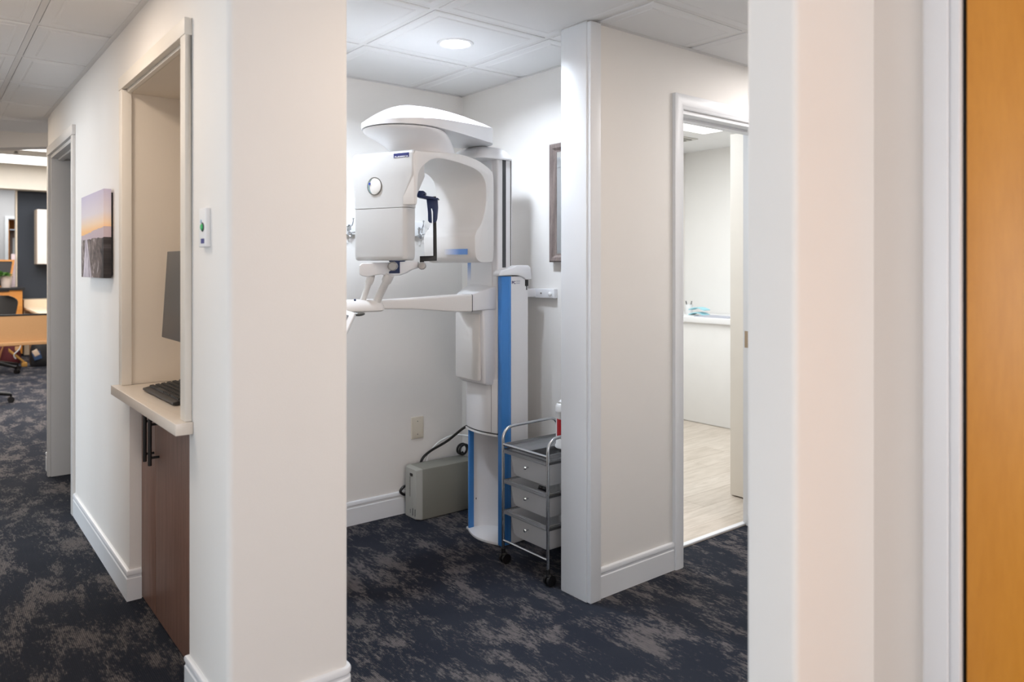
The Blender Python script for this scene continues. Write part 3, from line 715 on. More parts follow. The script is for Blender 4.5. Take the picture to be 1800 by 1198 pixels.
# touch panel hanging left of the hub
pr0, pr1 = at(626, 551, 3.2), at(601, 606, 3.13)
upv = (pr0-pr1).normalized(); lft = -Vector((SY, -SX, 0)).normalized()
lft = (lft-upv*lft.dot(upv)).normalized(); nn = lft.cross(upv).normalized()
pc = (pr0+pr1)/2+lft*.12
obj('control_panel', MB().obox(pc, lft, upv, nn, .12, (pr0-pr1).length/2, .012), M_WHITE, XR, bev=.006)
if nn.dot(Vector((-SX, -SY, 0))) < 0: nn = -nn
obj('control_screen', MB().obox(pc+nn*.0125, lft, upv, nn, .098, (pr0-pr1).length/2-.022, .001), mat('grey_screen', S(120, 122, 128), .3), XR)
hg = MB().ball(at(630, 551.5, 3.24), .03, 1, .8, .33); obj('hand_grip', hg, M_STEEL, XR)
obj('pilot_lamp', MB().ball(at(624, 527, 3.24), .005), M_NAVY, XR)
# ================================================================== ROOM THINGS
t = thing('power_supply_box', 'grey upright power supply box standing on carpet against alcove wall', 'power box', (2.34, 3.6, 0))
fp = MB()
body = [(2.195, 3.532), (2.195, 3.672), (2.56, 3.672), (2.56, 3.532)]
obj('body', MB().prism([(2.185, 3.530), (2.185, 3.674), (2.545, 3.674), (2.545, 3.530)], .004, .283), M_PUTTY, t, bev=.003)
fp.loft([[(2.1855, y, z) for y, z in rrect(3.530, 3.674, .004, .285, .005)], [(2.178, y, z) for y, z in rrect(3.531, 3.673, .004, .285, .005)], [(2.158, y, z) for y, z in rrect(3.552, 3.668, .005, .276, .008)]])
fpo = obj('front_panel', fp, mat('putty_light', S(168, 168, 162), .5), t)
obj('switch', MB().box(2.155, 2.162, 3.590, 3.616, .238, .252), M_BLACK, t)
obj('badge', MB().box(2.1565, 2.16, 3.560, 3.566, .02, .060).box(2.1565, 2.16, 3.584, 3.592, .02, .060).box(2.1565, 2.16, 3.612, 3.616, .028, .050), mat('badge_grey', S(110, 110, 108), .4), t)
obj('recess', MB().box(2.1568, 2.16, 3.614, 3.622, .12, .232), mat('putty_dark', S(130, 130, 124), .5), t)
def smooth_path(pts, n=8):
    pts = [Vector(p) for p in pts]; out = []
    P_ = [pts[0]]+pts+[pts[-1]]
    for i in range(1, len(P_)-2):
        for k in range(n):
            u = k/n; p0, p1, p2, p3 = P_[i-1:i+3]
            out.append(.5*((2*p1)+(p2-p0)*u+(2*p0-5*p1+4*p2-p3)*u*u+(3*p1-p0-3*p2+p3)*u**3))
    out.append(pts[-1]); return out
tag(obj('power_cable', MB().tube(smooth_path([(2.26, 3.692, .12), (2.26, 3.694, .20), (2.28, 3.694, .285), (2.32, 3.67, .335), (2.37, 3.56, .41), (2.40, 3.44, .50), (2.40, 3.30, .56)]), .0075, 10), M_BLACK),
    'thick black power cable running from behind the grey box up to column', 'cable')
tag(obj('cable_loop', MB().tube(smooth_path([(2.20, 3.696, .105), (2.165, 3.696, .11), (2.142, 3.696, .132), (2.165, 3.696, .155), (2.20, 3.696, .158)]), .0075, 10), M_BLACK), 'small loop of black cable against the baseboard left of grey box', 'cable')
tag(obj('data_cable', MB().tube(smooth_path([(2.31, 3.689, .27), (2.325, 3.685, .32), (2.38, 3.66, .385), (2.44, 3.58, .43), (2.47, 3.42, .44), (2.48, 3.30, .44)]), .005, 10), M_WHITE),
    'thin white cable looping above the grey power supply box', 'cable')
tag(obj('cable_coil', MB().tube([(2.535+.03*math.cos(a*.4), 3.62+.0016*a, .322+.03*math.sin(a*.4)) for a in range(30)], .007, 8), M_BLACK), 'small black cable coil at the back of the grey power box', 'cable')
t = thing('blank_wall_plate', 'ivory blank wall plate low on the back wall above the grey box', 'wall plate', (2.26, 3.715, .48))
obj('plate', MB().loft([[(x, 3.7152, z) for x, z in rrect(2.222, 2.304, .412, .537, .004)], [(x, 3.711, z) for x, z in rrect(2.222, 2.304, .412, .537, .004)], [(x, 3.7085, z) for x, z in rrect(2.228, 2.298, .418, .531, .004)]]), M_IVORY, t)
for z in (.437, .512): obj('screw', MB().cyl((2.263, 3.709, z), (2.263, 3.7075, z), .003, seg=12), M_STEEL, t)
# hook rail
t = thing('hook_rail', 'white hook rail with chrome double hooks on wall behind x-ray machine', 'hook rail', (2.04, 3.715, 1.6))
obj('board', MB().box(1.70, 2.30, 3.692, 3.715, 1.578, 1.665), M_WHITE, t, bev=.003)
for x in (1.825, 1.97, 2.115, 2.265):
    h = MB()
    h.box(x-.008, x+.008, 3.689, 3.692, 1.59, 1.632)
    for s_ in (-1, 1):
        h.tube(smooth_path([(x, 3.688, 1.600), (x+s_*.012, 3.672, 1.590), (x+s_*.028, 3.655, 1.598), (x+s_*.034, 3.648, 1.618)], 6), .0032, 8)
        h.ball((x+s_*.034, 3.648, 1.62), .0055)
    h.tube(smooth_path([(x, 3.69, 1.63), (x, 3.665, 1.625), (x, 3.650, 1.645), (x, 3.648, 1.662)], 6), .0035, 8); h.ball((x, 3.648, 1.664), .0065)
    h.tube(smooth_path([(x-.01, 3.69, 1.585), (x-.008, 3.68, 1.572), (x, 3.676, 1.566), (x+.008, 3.68, 1.572), (x+.01, 3.69, 1.585)], 4), .003, 8)
    obj('hook', h, M_CHROME, t)
# mirror
t = thing('wall_mirror', 'wall mirror in a grey wood frame on the right alcove wall', 'mirror', (2.58, 2.62, 1.73))
def frame(y0, y1, z0, z1, fw, x0, x1):
    # mitred picture frame on a wall facing -X
    mb = MB()
    prof = [(0, x1), (0, x0+.006), (.006, x0), (fw*.55, x0+.004), (fw-.008, x0+.016), (fw, x0+.018), (fw, x1)]
    cor = lambda ins: [(y0+ins, z0+ins), (y1-ins, z0+ins), (y1-ins, z1-ins), (y0+ins, z1-ins)]
    rings = [[(x, cor(ins)[k][0], cor(ins)[k][1]) for ins, x in prof] for k in range(4)]
    return mb.loft(rings, closed=True)
obj('frame', frame(2.42, 2.886, 1.428, 2.034, .043, 2.545, 2.58), M_GREYWOOD, t, smooth=25)
obj('mirror_glass', MB().box(2.564, 2.572, 2.455, 2.85, 1.465, 1.995), M_MIRROR, t)
# recessed downlight
t = thing('recessed_downlight', 'round white recessed downlight in ceiling tile above x-ray machine', 'light', (1.937, 2.845, CZ))
obj('trim_ring', MB().lathe([(.068, -.010), (.070, -.0135), (.082, -.0125), (.085, -.008), (.085, .004), (.0685, .004), (.0685, -.010), (.069, -.010)], (1.937, 2.845, CZ), seg=40, caps=False), M_WHITE, t)
obj('diffuser', MB().lathe([(.0005, -.0105), (.0683, -.0105), (.0683, .002)], (1.937, 2.845, CZ), seg=40), M_DIFF, t)

# ---- drawer cart
t = thing('drawer_cart', 'chrome rolling cart with three frosted plastic drawers beside the column', 'cart', (2.34, 2.62, 0))
FX, BX, NY, FY = 2.168, 2.515, 2.462, 2.782
def side(y):
    p = [(FX, y, .055), (FX, y, .585)]
    for i in range(7):
        a = PI-PI/2*i/6; p.append((FX+.055+.055*math.cos(a), y, .59+.055*math.sin(a)))
    p += [(2.35, y, .648)]
    for i in range(7):
        a = PI/2-PI/2*i/6; p.append((BX-.05+.05*math.cos(a), y, .60+.05*math.sin(a)))
    p += [(BX, y, .055)]
    return p
for y in (NY, FY): obj('side_frame', MB().tube(side(y), .0075, 14), M_CHROME, t)
for z, x in ((.566, FX), (.112, FX), (.566, BX), (.112, BX)):
    c = MB().cyl((x, NY, z), (x, FY, z), .0062, seg=14); obj('cross_rail', c, M_CHROME, t)
for y in (NY, FY):
    for x in (FX, BX):
        c = MB().cyl((x, y, .05), (x, y, .075), .010)
        for s_ in (-1, 1): c.cyl((x+.01, y+s_*.004, .024), (x+.01, y+s_*.017, .024), .024, seg=20)
        c.ball((x+.006, y, .045), .016, 1, 1, .7)
        obj('caster', c, M_BLACK, t)
    for z in (.548, .402, .258):
        obj('runner', MB().box(FX, BX, y-.008 if y == NY else y-.002, y+.002 if y == NY else y+.008, z-.016, z-.006), M_DGREY, t)
tr = MB().box(FX+.006, BX, NY+.007, FY-.007, .553, .560); tr.box(FX+.006, BX, NY+.007, NY+.012, .56, .572); tr.box(FX+.006, BX, FY-.012, FY-.007, .56, .572)
obj('top_tray', tr, M_FLANGE, t, bev=.001, seg=1)
for k, z in enumerate((.540, .398, .254)):
    # tapered bin, open at the top, with an outward lip
    def br(x0, x1, y0, y1, zz): return [(px, py, zz) for px, py in rrect(x0, x1, y0, y1, .018, 4)]
    dz = .118
    rr = [br(FX+.012, BX-.02, NY+.012, FY-.012, z), br(FX+.016, BX-.022, NY+.020, FY-.020, z), br(FX+.028, BX-.03, NY+.034, FY-.034, z-dz+.014), br(FX+.036, BX-.038, NY+.042, FY-.042, z-dz),
          ]
    inn = [br(FX+.038, BX-.04, NY+.044, FY-.044, z-dz+.003), br(FX+.031, BX-.033, NY+.037, FY-.037, z-dz+.016), br(FX+.0185, BX-.0245, NY+.0225, FY-.0225, z-.001)]
    dw = obj('drawer', MB().loft(rr+inn, (False, False)).add([p for p in rr[3]], [tuple(range(len(rr[3])))]), M_FROST, t)
    lip = MB().box(FX-.004, FX+.016, NY+.009, FY-.009, z-.006, z+.002); lip.box(FX-.005, FX-.001, NY+.009, FY-.009, z-.014, z-.005)
    lip.box(FX+.016, BX-.01, NY+.009, NY+.021, z-.003, z+.001); lip.box(FX+.016, BX-.01, FY-.021, FY-.009, z-.003, z+.001)
    obj('lip', lip, M_FLANGE, dw, bev=.001, seg=1)
    kn = MB().lathe([(.0003, -.022), (.006, -.021), (.0085, -.016), (.006, -.010), (.0035, -.006), (.004, .003)], (0, 0, 0), seg=16, mtx=Matrix(((0, 0, 1), (1, 0, 0), (0, 1, 0))))
    kn.v = [p+Vector((FX+.018, (NY+FY)/2, z-.055)) for p in kn.v]
    obj('knob', kn, M_CHROME, dw)
tag(obj('clip', MB().cyl((2.215, 2.520, .402), (2.215, 2.545, .402), .009).cyl((2.215, 2.55, .402), (2.215, 2.572, .402), .008).box(2.205, 2.225, 2.515, 2.575, .394, .398), M_BLACK), 'small black rubber clip lying in the middle drawer of the cart', 'clip')
# wipes canister on the cart
cc = (2.372, 2.566, .5605)
t = thing('wipes_canister', 'white wipes canister with a red label standing on the drawer cart', 'canister', cc)
obj('tub', MB().lathe([(.048, 0), (.051, .003), (.051, .012), (.047, .018), (.047, .165), (.0485, .168), (.0485, .170)], cc, seg=36), M_WHITE, t)
obj('lid', MB().lathe([(.0495, .170), (.0495, .192), (.045, .203), (.022, .212), (.0005, .213)], cc, seg=36), M_WHITE, t)
obj('flip_cap', MB().obox((cc[0]-.012, cc[1]+.004, cc[2]+.222), (1, 0, .55), (0, 1, 0), (-.55, 0, 1), .022, .016, .003), M_WHITE, t, bev=.002)
lb = MB()
def cylpatch(mb, a0, a1, z0, z1, z2, z3, r, n=8):
    vs, fs = [], []
    for i in range(n+1):
        a = math.radians(a0+(a1-a0)*i/n); f = i/n
        for zz in (z0+(z1-z0)*f, z2+(z3-z2)*f): vs.append((cc[0]+r*math.cos(a), cc[1]+r*math.sin(a), cc[2]+zz))
    for i in range(n): fs.append((2*i, 2*i+1, 2*i+3, 2*i+2))
    mb.add(vs, fs)
cylpatch(lb, 164, 206, .045, .070, .138, .136, .0473); obj('red_label', lb, mat('red_print', S(176, 20, 32), .4), t)
bl = MB()
for i in range(6): cylpatch(bl, 196, 212, .046+i*.006, .046+i*.006, .049+i*.006, .049+i*.006, .0474, 3)
obj('barcode', bl, M_DGREY, t)

# ================================================================== OFFICE BEYOND THE WHITE DOORWAY
t = thing('office_counter', 'long white counter with white front seen through the white doorway', 'counter', (5.8, 3.9, 0))
obj('base', MB().box(5.49, 6.095, 2.6, 4.80, .008, .905), mat('white_laminate', S(234, 233, 231), .4), t, bev=.002)
obj('worktop', MB().box(5.465, 6.095, 2.58, 4.815, .905, .955), M_WHITE, t, bev=.003)
t = thing('tall_cupboard', 'tall cream white cupboard just inside the white doorway on right', 'cupboard', (4.2, 2.57, 0))
obj('body', MB().box(3.895, 4.9, 2.40, 2.735, .012, 2.215), mat('cream_laminate', S(228, 222, 212), .5), t, bev=.002)
obj('bottom_gap_shade', MB().box(3.915, 4.88, 2.41, 2.715, .004, .012), M_BLACK, t)  # black strip colours in the shade under the raised body
g0 = at(1211, 551, 7.15); gz = .955
t = thing('pen_cup', 'white pen cup on the office counter', 'cup', (g0.x, g0.y, gz))
obj('cup', MB().lathe([(.034, 0), (.036, .004), (.038, .092), (.035, .092), (.033, .01), (.0005, .01)], (g0.x, g0.y, gz), seg=28), M_WHITE, t)
for dx, dy, k, lb_ in ((-.012, .018, .028, 'black pen leaning left out of the white pen cup'), (.004, -.022, -.03, 'black pen leaning right out of the white pen cup')):
    tag(obj('pen', MB().cyl((g0.x+dx*.3, g0.y+dy*.3, gz+.012), (g0.x+dx*1.3, g0.y+dy*1.3, gz+.125), .0045, seg=10), M_BLACK), lb_, 'pen')
m0 = at(1229, 552, 6.95)
fm = MB()
for i in range(2):
    r0 = []
    for k in range(9):
        a = k/8; r0.append((a*.17-.085, .02*math.sin(a*PI)+i*.028))
    fm.loft([[(m0.x+yy, m0.y-s_, gz+.002+z+ (.018*i)) for s_, z in r0]+[(m0.x+yy, m0.y-s_, gz+.002+z+.008+(.018*i)) for s_, z in r0[::-1]] for yy in (-.05, .05)])
tag(obj('face_mask', fm, mat('pale_aqua_cloth', S(164, 216, 226), .8)), 'pale aqua folded face mask lying on the office counter', 'mask')
p0 = at(1252, 556, 6.75)
pp = MB().box(p0.x-.11, p0.x+.11, p0.y-.24, p0.y+.12, gz+.001, gz+.007)
tag(obj('paper_sheet', pp, mat('grey_paper', S(176, 178, 190), .6)), 'grey sheet of papers lying flat on the office counter', 'paper')
t = thing('ceiling_light', 'bright rectangular ceiling light panel seen through the top of white doorway', 'light', (4.6, 3.7, 2.56))
obj('frame', MB().box(4.02, 5.28, 3.32, 3.98, 2.545, 2.56), M_WHITE, t)
obj('diffuser', MB().box(4.05, 5.25, 3.35, 3.95, 2.540, 2.546), M_DIFFW, t)
t = thing('ceiling_vent', 'grey square ceiling vent beyond the light seen through white doorway', 'vent', (5.2, 4.45, 2.56))
obj('frame', MB().box(4.95, 5.5, 4.2, 4.75, 2.552, 2.56), mat('vent_grey', S(196, 194, 188), .5), t)
vs_ = MB()
for i in range(8): vs_.box(4.99, 5.46, 4.24+i*.06, 4.26+i*.06, 2.546, 2.553)
obj('louvres', vs_, M_PUTTY, t)

# ================================================================== FAR OFFICE
t = thing('office_desk', 'pale desk with a tan front panel in the far office', 'desk', (1.4, 11.5, 0))
obj('modesty_panel', MB().box(-1.0, 2.6, 11.08, 11.11, .455, .80), M_TANPANEL, t)
obj('ledge', MB().box(-1.0, 2.6, 11.02, 11.11, .435, .475), M_TANPANEL, t, bev=.003)
obj('edge_strip', MB().box(-1.0, 2.6, 11.075, 11.14, .80, .818), M_BLACK, t)
obj('leg', MB().box(2.5, 2.6, 11.1, 12.4, 0, .74), M_TANPANEL, t); obj('leg', MB().box(-1, -.9, 11.1, 12.4, 0, .74), M_TANPANEL, t)
obj('worktop', MB().box(1.34, 2.6, 11.9, 14.2, .725, .762), mat('cream_laminate_top', S(226, 208, 182), .4), t, bev=.006)
obj('return_leg', MB().box(1.4, 1.46, 13.2, 14.1, 0, .725), M_TANPANEL, t)
obj('upstand', MB().box(1.34, 2.6, 14.2, 14.595, .0, .885), mat('cream_laminate_top', S(226, 208, 182), .4), t)
t = thing('upper_cabinet', 'white wall cabinet hanging on the dark navy wall in far office', 'cabinet', (2.0, 14.4, 1.9))
obj('body', MB().box(1.52, 2.5, 14.25, 14.601, 1.457, 2.345), mat('cabinet_side', S(214, 198, 182), .5), t)
obj('door', MB().box(1.525, 2.01, 14.23, 14.25, 1.46, 2.342), M_WHITE, t, bev=.003); obj('door', MB().box(2.015, 2.5, 14.23, 14.25, 1.46, 2.342), M_WHITE, t, bev=.003)
# wooden sideboard with pot and board on it
t = thing('sideboard', 'honey wood sideboard with black top beside the navy wall far away', 'sideboard', (.85, 14.2, 0))
obj('body', MB().box(.2, 1.295, 13.95, 14.5, .05, 1.045), M_ORANGE, t, bev=.003)
obj('top', MB().box(.18, 1.325, 13.92, 14.52, 1.045, 1.085), M_BLACK, t, bev=.004)
obj('pull', MB().box(.95, 1.12, 13.925, 13.95, 1.028, 1.043), M_BLACK, t)
t = thing('letter_board', 'black board in a thin wood frame leaning upright on the sideboard', 'board', (.9, 14.4, 1.085))
def lbp(x, z): return (x-(1.5-z)*.16 if x > 1 else x, 14.34+(z-1.085)*.1, z)
obj('panel', MB().extr([lbp(.45, 1.1), lbp(1.205, 1.1), lbp(1.205, 1.50), lbp(.45, 1.50)], (0, .012, 0)), M_BLACK, t)
fb = MB()
fb.extr([lbp(.44, 1.498), lbp(1.225, 1.498), lbp(1.225, 1.525), lbp(.44, 1.525)], (0, -.02, 0)); fb.extr([lbp(1.200, 1.087), lbp(1.228, 1.087), lbp(1.228, 1.52), lbp(1.200, 1.52)], (0, -.02, 0))
fb.extr([lbp(.44, 1.087), lbp(1.22, 1.087), lbp(1.22, 1.112), lbp(.44, 1.112)], (0, -.02, 0)); fb.extr([lbp(.44, 1.09), lbp(.468, 1.09), lbp(.468, 1.52), lbp(.44, 1.52)], (0, -.02, 0))
obj('frame', fb, M_ORANGE, t)
pc_ = at(11, 503, 11.72); pcx, pcy = pc_.x, pc_.y
t = thing('potted_plant', 'green leafy plant in a white pot on the honey wood sideboard', 'plant', (pcx, pcy, 1.085))
obj('pot', MB().lathe([(.06, 0), (.062, .004), (.085, .175), (.088, .18), (.08, .18), (.075, .165), (.0005, .16)], (pcx, pcy, 1.086), seg=28), mat('blush_pot', S(228, 212, 202), .5), t)
lf = MB()
for k in range(26):
    a = random.uniform(0, 2*PI); e = random.uniform(.2, 1.3); ln_ = random.uniform(.09, .17)
    b0 = Vector((pcx-.03+.04*math.cos(a), pcy+.04*math.sin(a), 1.255)); dr_ = Vector((math.cos(a)*math.cos(e), math.sin(a)*math.cos(e), math.sin(e)))
    sd = dr_.cross(Vector((0, 0, 1))).normalized(); up_ = sd.cross(dr_)
    pts = []
    for f, wd in ((0, .004), (.3, .025), (.6, .03), (.85, .016), (1, .002)):
        c = b0+dr_*ln_*f-Vector((0, 0, 1))*ln_*.35*f*f
        pts.append([c-sd*wd, c+up_*.004, c+sd*wd, c-up_*.002])
    lf.loft(pts)
obj('leaves', lf, mat('leaf_green', S(84, 130, 58), .5, var=.4, vscale=30), t)
# doorway with wooden frame far away
d = MB(); d.box(1.345, 1.40, 17.56, 17.62, 0, 2.354); d.box(1.345, 2.36, 17.56, 17.62, 2.355, 2.41); d.box(2.3, 2.36, 17.56, 17.62, 0, 2.354)
dd = struct('door_4', d, mat('bluish_trim', S(206, 212, 216), .5))
jm = MB(); jm.box(1.402, 1.42, 17.62, 18.0, 0, 2.35); jm.box(1.402, 2.3, 17.62, 18.0, 2.33, 2.35); jm.box(1.402, 1.455, 18.0, 18.05, 0, 2.35); jm.box(1.402, 2.3, 18.0, 18.05, 2.17, 2.35)
obj('wood_frame', jm, M_ORANGE, dd)
obj('inner_leaf', MB().box(1.455, 2.3, 18.06, 18.1, 0, 2.16), mat('taupe_leaf', S(120, 106, 100), .5), dd)
obj('pane', MB().box(1.51, 2.1, 18.05, 18.06, .9, 2.0), mat('pale_pane', S(196, 206, 212), .2), dd)
# strip of pink notes/display by the navy wall
tag(obj('display_strip', MB().box(1.192, 1.244, 14.46, 14.50, 1.0855, 1.62), mat('pale_pink_display', S(232, 214, 222), .5, var=.35, vscale=22)), 'narrow pale pink display strip beside the edge of navy wall', 'display')
# office chairs
def make_chair():
    t = thing('office_chair', 'x', 'chair', (0, 0, 0), 'office chairs in the far office')
    obj('seat', MB().loft([[(x, y, z) for x, y in rrect(-.22+i, .22-i, -.22+i, .22-i, .09)] for z, i in ((.44, .03), (.455, .005), (.49, 0), (.51, .03))]), mat('black_fabric', S(26, 26, 28), .8), t)
    bk_ = MB(); R_ = []
    for k in range(17):
        f = k/16; z = .56+.46*f; hw = max(.05, (.17+.075*f)*(1-abs(2*f-1)**6*.55) if f > .5 else .17+.075*f)
        row = []
        for i in range(11):
            x = -hw+2*hw*i/10; row.append((x, .21+.10*(z-.56)+.05*(1-(x/hw)**2), z))
        R_.append(row)
    vs, fs = [], []
    for row in R_: vs += row
    off = len(vs)
    for row in R_: vs += [(x, y+.022, z) for x, y, z in row]
    for a in range(16):
        for b in range(10):
            i = a*11+b; fs.append((i, i+1, i+12, i+11)); fs.append((off+i, off+i+11, off+i+12, off+i+1))
    for a in range(16):
        fs.append((a*11, a*11+11, off+a*11+11, off+a*11)); fs.append((a*11+10, off+a*11+10, off+a*11+21, a*11+21))
    for b in range(10): fs.append((b, off+b, off+b+1, b+1)); fs.append((176+b, 177+b, off+177+b, off+176+b))
    bk_.add(vs, fs); obj('backrest', bk_, mat('black_mesh', S(30, 28, 27), .6), t)
    for s_ in (-1, 1):
        obj('armrest', MB().tube([(s_*.21, .05, .46), (s_*.27, .05, .5), (s_*.27, .05, .64)], .014, 10).box(s_*.27-.035, s_*.27+.035, -.12, .14, .64, .67), M_BLACK, t)
    obj('back_bracket', MB().tube([(0, .12, .44), (0, .30, .46), (0, .31, .72)], .02, 10), mat('silver_paint', S(190, 186, 180), .35, .6), t)
    obj('gas_column', MB().cyl((0, 0, .13), (0, 0, .44), .028), M_BLACK, t)
    for k in range(5):
        a = math.radians(72*k-18); c, s_ = math.cos(a), math.sin(a)
        l_ = obj('leg', MB().tube([(0, 0, .14), (.15*c, .15*s_, .125), (.355*c, .355*s_, .085)], [.03, .024, .018], 10), M_BLACK, t)
        cs = MB(); px, py = .36*c, .36*s_
        cs.cyl((px, py, .05), (px, py, .09), .010)
        for q in (-1, 1): cs.cyl((px-s_*q*.006, py+c*q*.006, .03), (px-s_*q*.026, py+c*q*.026, .03), .03, seg=18)
        obj('caster', cs, M_BLACK, l_)
    return t
ch = make_chair()
c1 = at(-16, 655, 9.85); ch.location = (c1.x, c1.y, 0); ch.rotation_euler = (0, 0, math.radians(-24))
ch['label'] = 'black mesh office chair tucked behind the tan desk panel'
c2 = at(-56, 712, 7.52)
copy_tree(ch, (c2.x, c2.y, 0), math.radians(90), 'black office chair mostly cut off at left, only one caster leg visible on carpet')
# bags under the desk
def bag(name, label, cat, c, sx, sy, sz, m, lean=0):
    t = thing(name, label, cat, (c.x, c.y, 0))
    R_ = []
    for z, k in ((0.002, .86), (.02, .97), (.10, 1.0), (sz*.6, .95), (sz*.85, .82), (sz, .6), (sz*1.02, .2)):
        R_.append([(c.x+sx*k*math.copysign(abs(math.cos(a))**.7, math.cos(a))+lean*z, c.y+sy*k*math.copysign(abs(math.sin(a))**.7, math.sin(a)), z+random.uniform(-.004, .004) if z > .02 else z) for a in [2*PI*i/28 for i in range(28)]])
    obj('body', MB().loft(R_), m, t); return t
b1 = at(18, 641, 10.75)
t = bag('tote_bag', 'maroon tote bag with tan strap on the floor under far desk', 'bag', Vector((b1.x-.02, b1.y+.1, 0)), .16, .10, .33, mat('maroon_cloth', S(92, 30, 36), .7))
obj('strap', MB().tube(smooth_path([(b1.x-.15, b1.y-.02, .02), (b1.x-.11, b1.y-.03, .2), (b1.x-.06, b1.y-.01, .34)]), .010, 8), mat('tan_leather', S(168, 116, 70), .6), t)
obj('tag', MB().box(b1.x+.055, b1.x+.115, b1.y-.025, b1.y-.012, .20, .26), mat('peach_tag', S(220, 172, 120), .6), t)
b2 = at(30, 641, 10.5)
tag(obj('purse', MB().loft([[(b2.x-.10+.2*f, b2.y+dy, .22-.19*f+zz*(1-.3*f)) for dy, zz in ((-.03, 0), (.03, 0), (.03, .05), (-.03, .05))] for f in (0, .3, .6, 1)]).box(b2.x+.05, b2.x+.12, b2.y-.035, b2.y+.035, .0, .06), mat('mustard_leather', S(196, 146, 70), .6), bev=.008), 'mustard yellow leather purse leaning on the maroon tote under desk', 'purse')
tag(obj('charging_cable', MB().tube(smooth_path([(b2.x-.02, b2.y-.05, .43), (b2.x+.035, b2.y-.05, .38), (b2.x+.03, b2.y-.05, .27), (b2.x-.04, b2.y-.05, .18), (b2.x-.02, b2.y-.05, .12)]), .008, 8), M_WHITE), 'white cable hanging down from the desk over the bags', 'cable')
b3 = at(79, 640, 10.6)
t = bag('backpack', 'black backpack with a blue and cream patch under the far desk', 'backpack', Vector((b3.x+.02, b3.y+.08, 0)), .20, .12, .40, mat('black_nylon', S(24, 24, 28), .6))
obj('patch', MB().obox((b3.x-.10, b3.y-.045, .16), (1, 0, .3), (0, 1, 0), (-.3, 0, 1), .05, .008, .06), mat('blue_patch', S(52, 78, 116), .6), t, bev=.006)
obj('flap', MB().obox((b3.x-.115, b3.y-.052, .20), (1, 0, .5), (0, 1, 0), (-.5, 0, 1), .035, .006, .045), mat('cream_patch', S(214, 192, 170), .6), t, bev=.005)
# far ceiling lights and a sprinkler
for i, (y0, y1, lb_) in enumerate(((11.0, 12.3, 'nearest of the two long bright ceiling light panels in far office'), (13.0, 13.95, 'long bright ceiling light panel just before the far cream soffit'))):
    t = thing('ceiling_light_panel', lb_, 'light', (1.0, (y0+y1)/2, 3.05))
    obj('frame', MB().box(-1.2, 3.0, y0-.03, y1+.03, 3.035, 3.05), M_WHITE, t)
    obj('diffuser', MB().box(-1.17, 2.97, y0, y1, 3.028, 3.036), M_DIFFW, t)
tag(obj('sprinkler', MB().cyl((1.1, 12.65, 3.03), (1.1, 12.65, 3.05), .02).lathe([(.0005, -.035), (.03, -.033), (.03, -.025), (.0005, -.023)], (1.1, 12.65, 3.05), seg=18), M_STEEL), 'small round sprinkler head between the bright far ceiling panels', 'sprinkler')

# ================================================================== LIGHT
def area(name, loc, rot, sx, sy, power, col, spread=180):
    l = bpy.data.lights.new(name, 'AREA'); l.shape = 'RECTANGLE'; l.size = sx; l.size_y = sy; l.energy = power; l.color = col
    l.spread = math.radians(spread)
    o = bpy.data.objects.new(name, l); COL.objects.link(o); o.location = loc; o.rotation_euler = rot; return o
# daylight at the outer windows and the rear window
area('daylight', (-3.95, -.1, 1.55), (0, math.radians(-90), 0), 1.4, 2.1, 14, (.50, .75, 1))
area('daylight', (-3.95, 2.35, 1.55), (0, math.radians(-90), 0), 1.4, 2.0, 70, (.80, .91, 1))
area('daylight', (-3.95, 4.65, 1.55), (0, math.radians(-90), 0), 1.4, 1.8, 72, (.76, .88, 1))
area('rear_daylight', (-.05, -2.62, 1.15), (math.radians(90), 0, 0), 3.0, 1.5, 92, (1, .885, .83))
# recessed alcove downlight, plus a fixtureless one added behind the pillar for the back wall
for x, y, e, c in ((1.937, 2.845, 16.5, (.79, .88, 1)), (1.15, 3.1, 13, (.77, .87, 1))):
    l = bpy.data.lights.new('downlight', 'AREA'); l.shape = 'DISK'; l.size = .13; l.energy = e; l.color = c; l.spread = math.radians(155)
    o = bpy.data.objects.new('downlight', l); COL.objects.link(o); o.location = (x, y, CZ-.02)
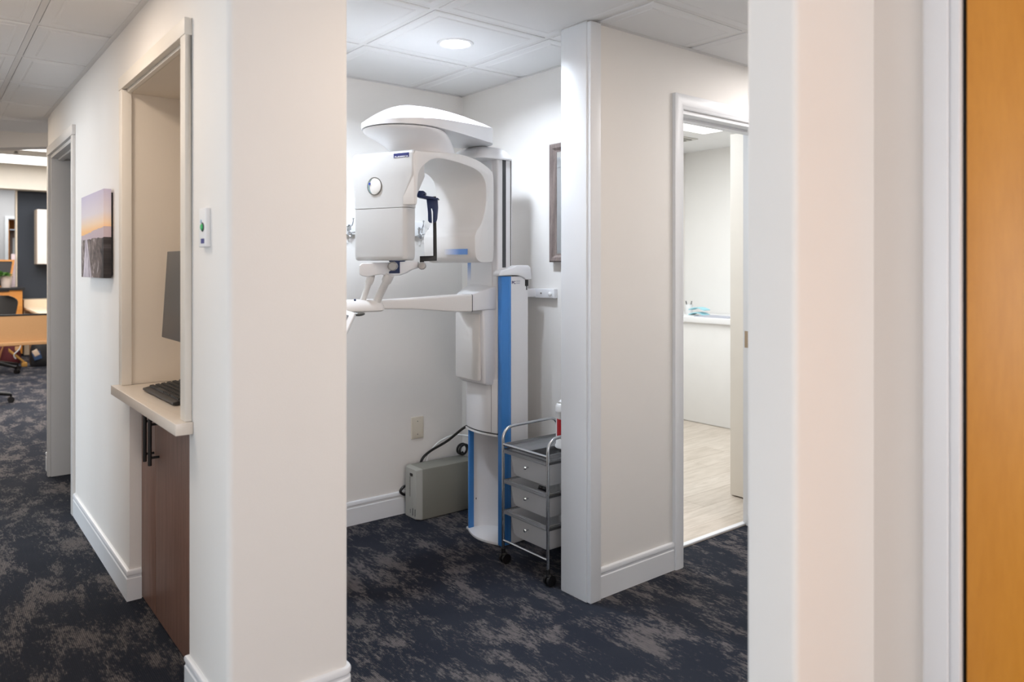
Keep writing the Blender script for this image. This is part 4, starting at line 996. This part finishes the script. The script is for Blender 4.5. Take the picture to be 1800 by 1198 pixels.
# ceiling lamps of the hall, corridor and offices, plus added fill lamps
area('hall_lamp_and_fill', (3.6, 1.6, 2.42), (0, 0, 0), .6, .6, 20, (1, .95, .93))
area('hall_lamp_and_fill', (1.55, 1.5, 2.42), (0, 0, 0), .6, .6, 7.5, (1, .80, .64))  # added out of view as fill for the hall and alcove
area('corridor_lamp_and_fill', (.1, 3.05, 2.42), (0, 0, 0), .3, .3, 10.5, (1, .84, .70))
area('corridor_lamp_and_fill', (.0, 4.5, 2.42), (0, 0, 0), .3, .3, 4, (1, .92, .85))  # unseen fill added to brighten the corridor doorway frame
area('corridor_lamp_and_fill', (.05, 5.95, 2.42), (0, 0, 0), .3, .3, 7, (1, .82, .64))  # unseen warm fill added for the header at the corridor end
area('office_lamp_and_fill', (4.65, 3.65, 2.53), (0, 0, 0), 1.2, .6, 26, (.91, .97, 1))
area('office_lamp_and_fill', (3.2, 3.4, 2.53), (0, 0, 0), .6, .6, 20, (.85, .92, 1))  # unseen fill added to brighten the side of the tall cupboard
area('far_lamp', (.9, 11.65, 3.0), (0, 0, 0), 4.0, 1.2, 85, (1, .96, .92))
area('far_lamp', (.2, 8.9, 3.0), (0, 0, 0), 2.4, 1.6, 215, (1, .95, .90))
area('far_lamp', (1.2, 16.6, 3.0), (0, 0, 0), 2.0, 1.0, 60, (1, .97, .95))
wd_ = bpy.data.worlds.new('sky'); sc.world = wd_; wd_.use_nodes = True
bg = wd_.node_tree.nodes['Background']; bg.inputs[0].default_value = (.75, .86, 1, 1); bg.inputs[1].default_value = 1.0

# ================================================================== CAMERA
cam = bpy.data.cameras.new('camera'); co = bpy.data.objects.new('camera', cam); COL.objects.link(co)
co.location = (0, 0, ZC); co.rotation_euler = (math.radians(90), 0, -math.atan2(SX, SY))
cam.sensor_width = 36; cam.lens = F/1800*36; cam.shift_y = (HZ-599)/1800
cam.clip_start = .05
cam.dof.use_dof = True; cam.dof.focus_distance = 3.6; cam.dof.aperture_fstop = 2.4
sc.camera = co
vs = sc.view_settings; vs.view_transform = 'Standard'; vs.look = 'None'; vs.gamma = 1; vs.exposure = 0.0; vs.use_curve_mapping = False
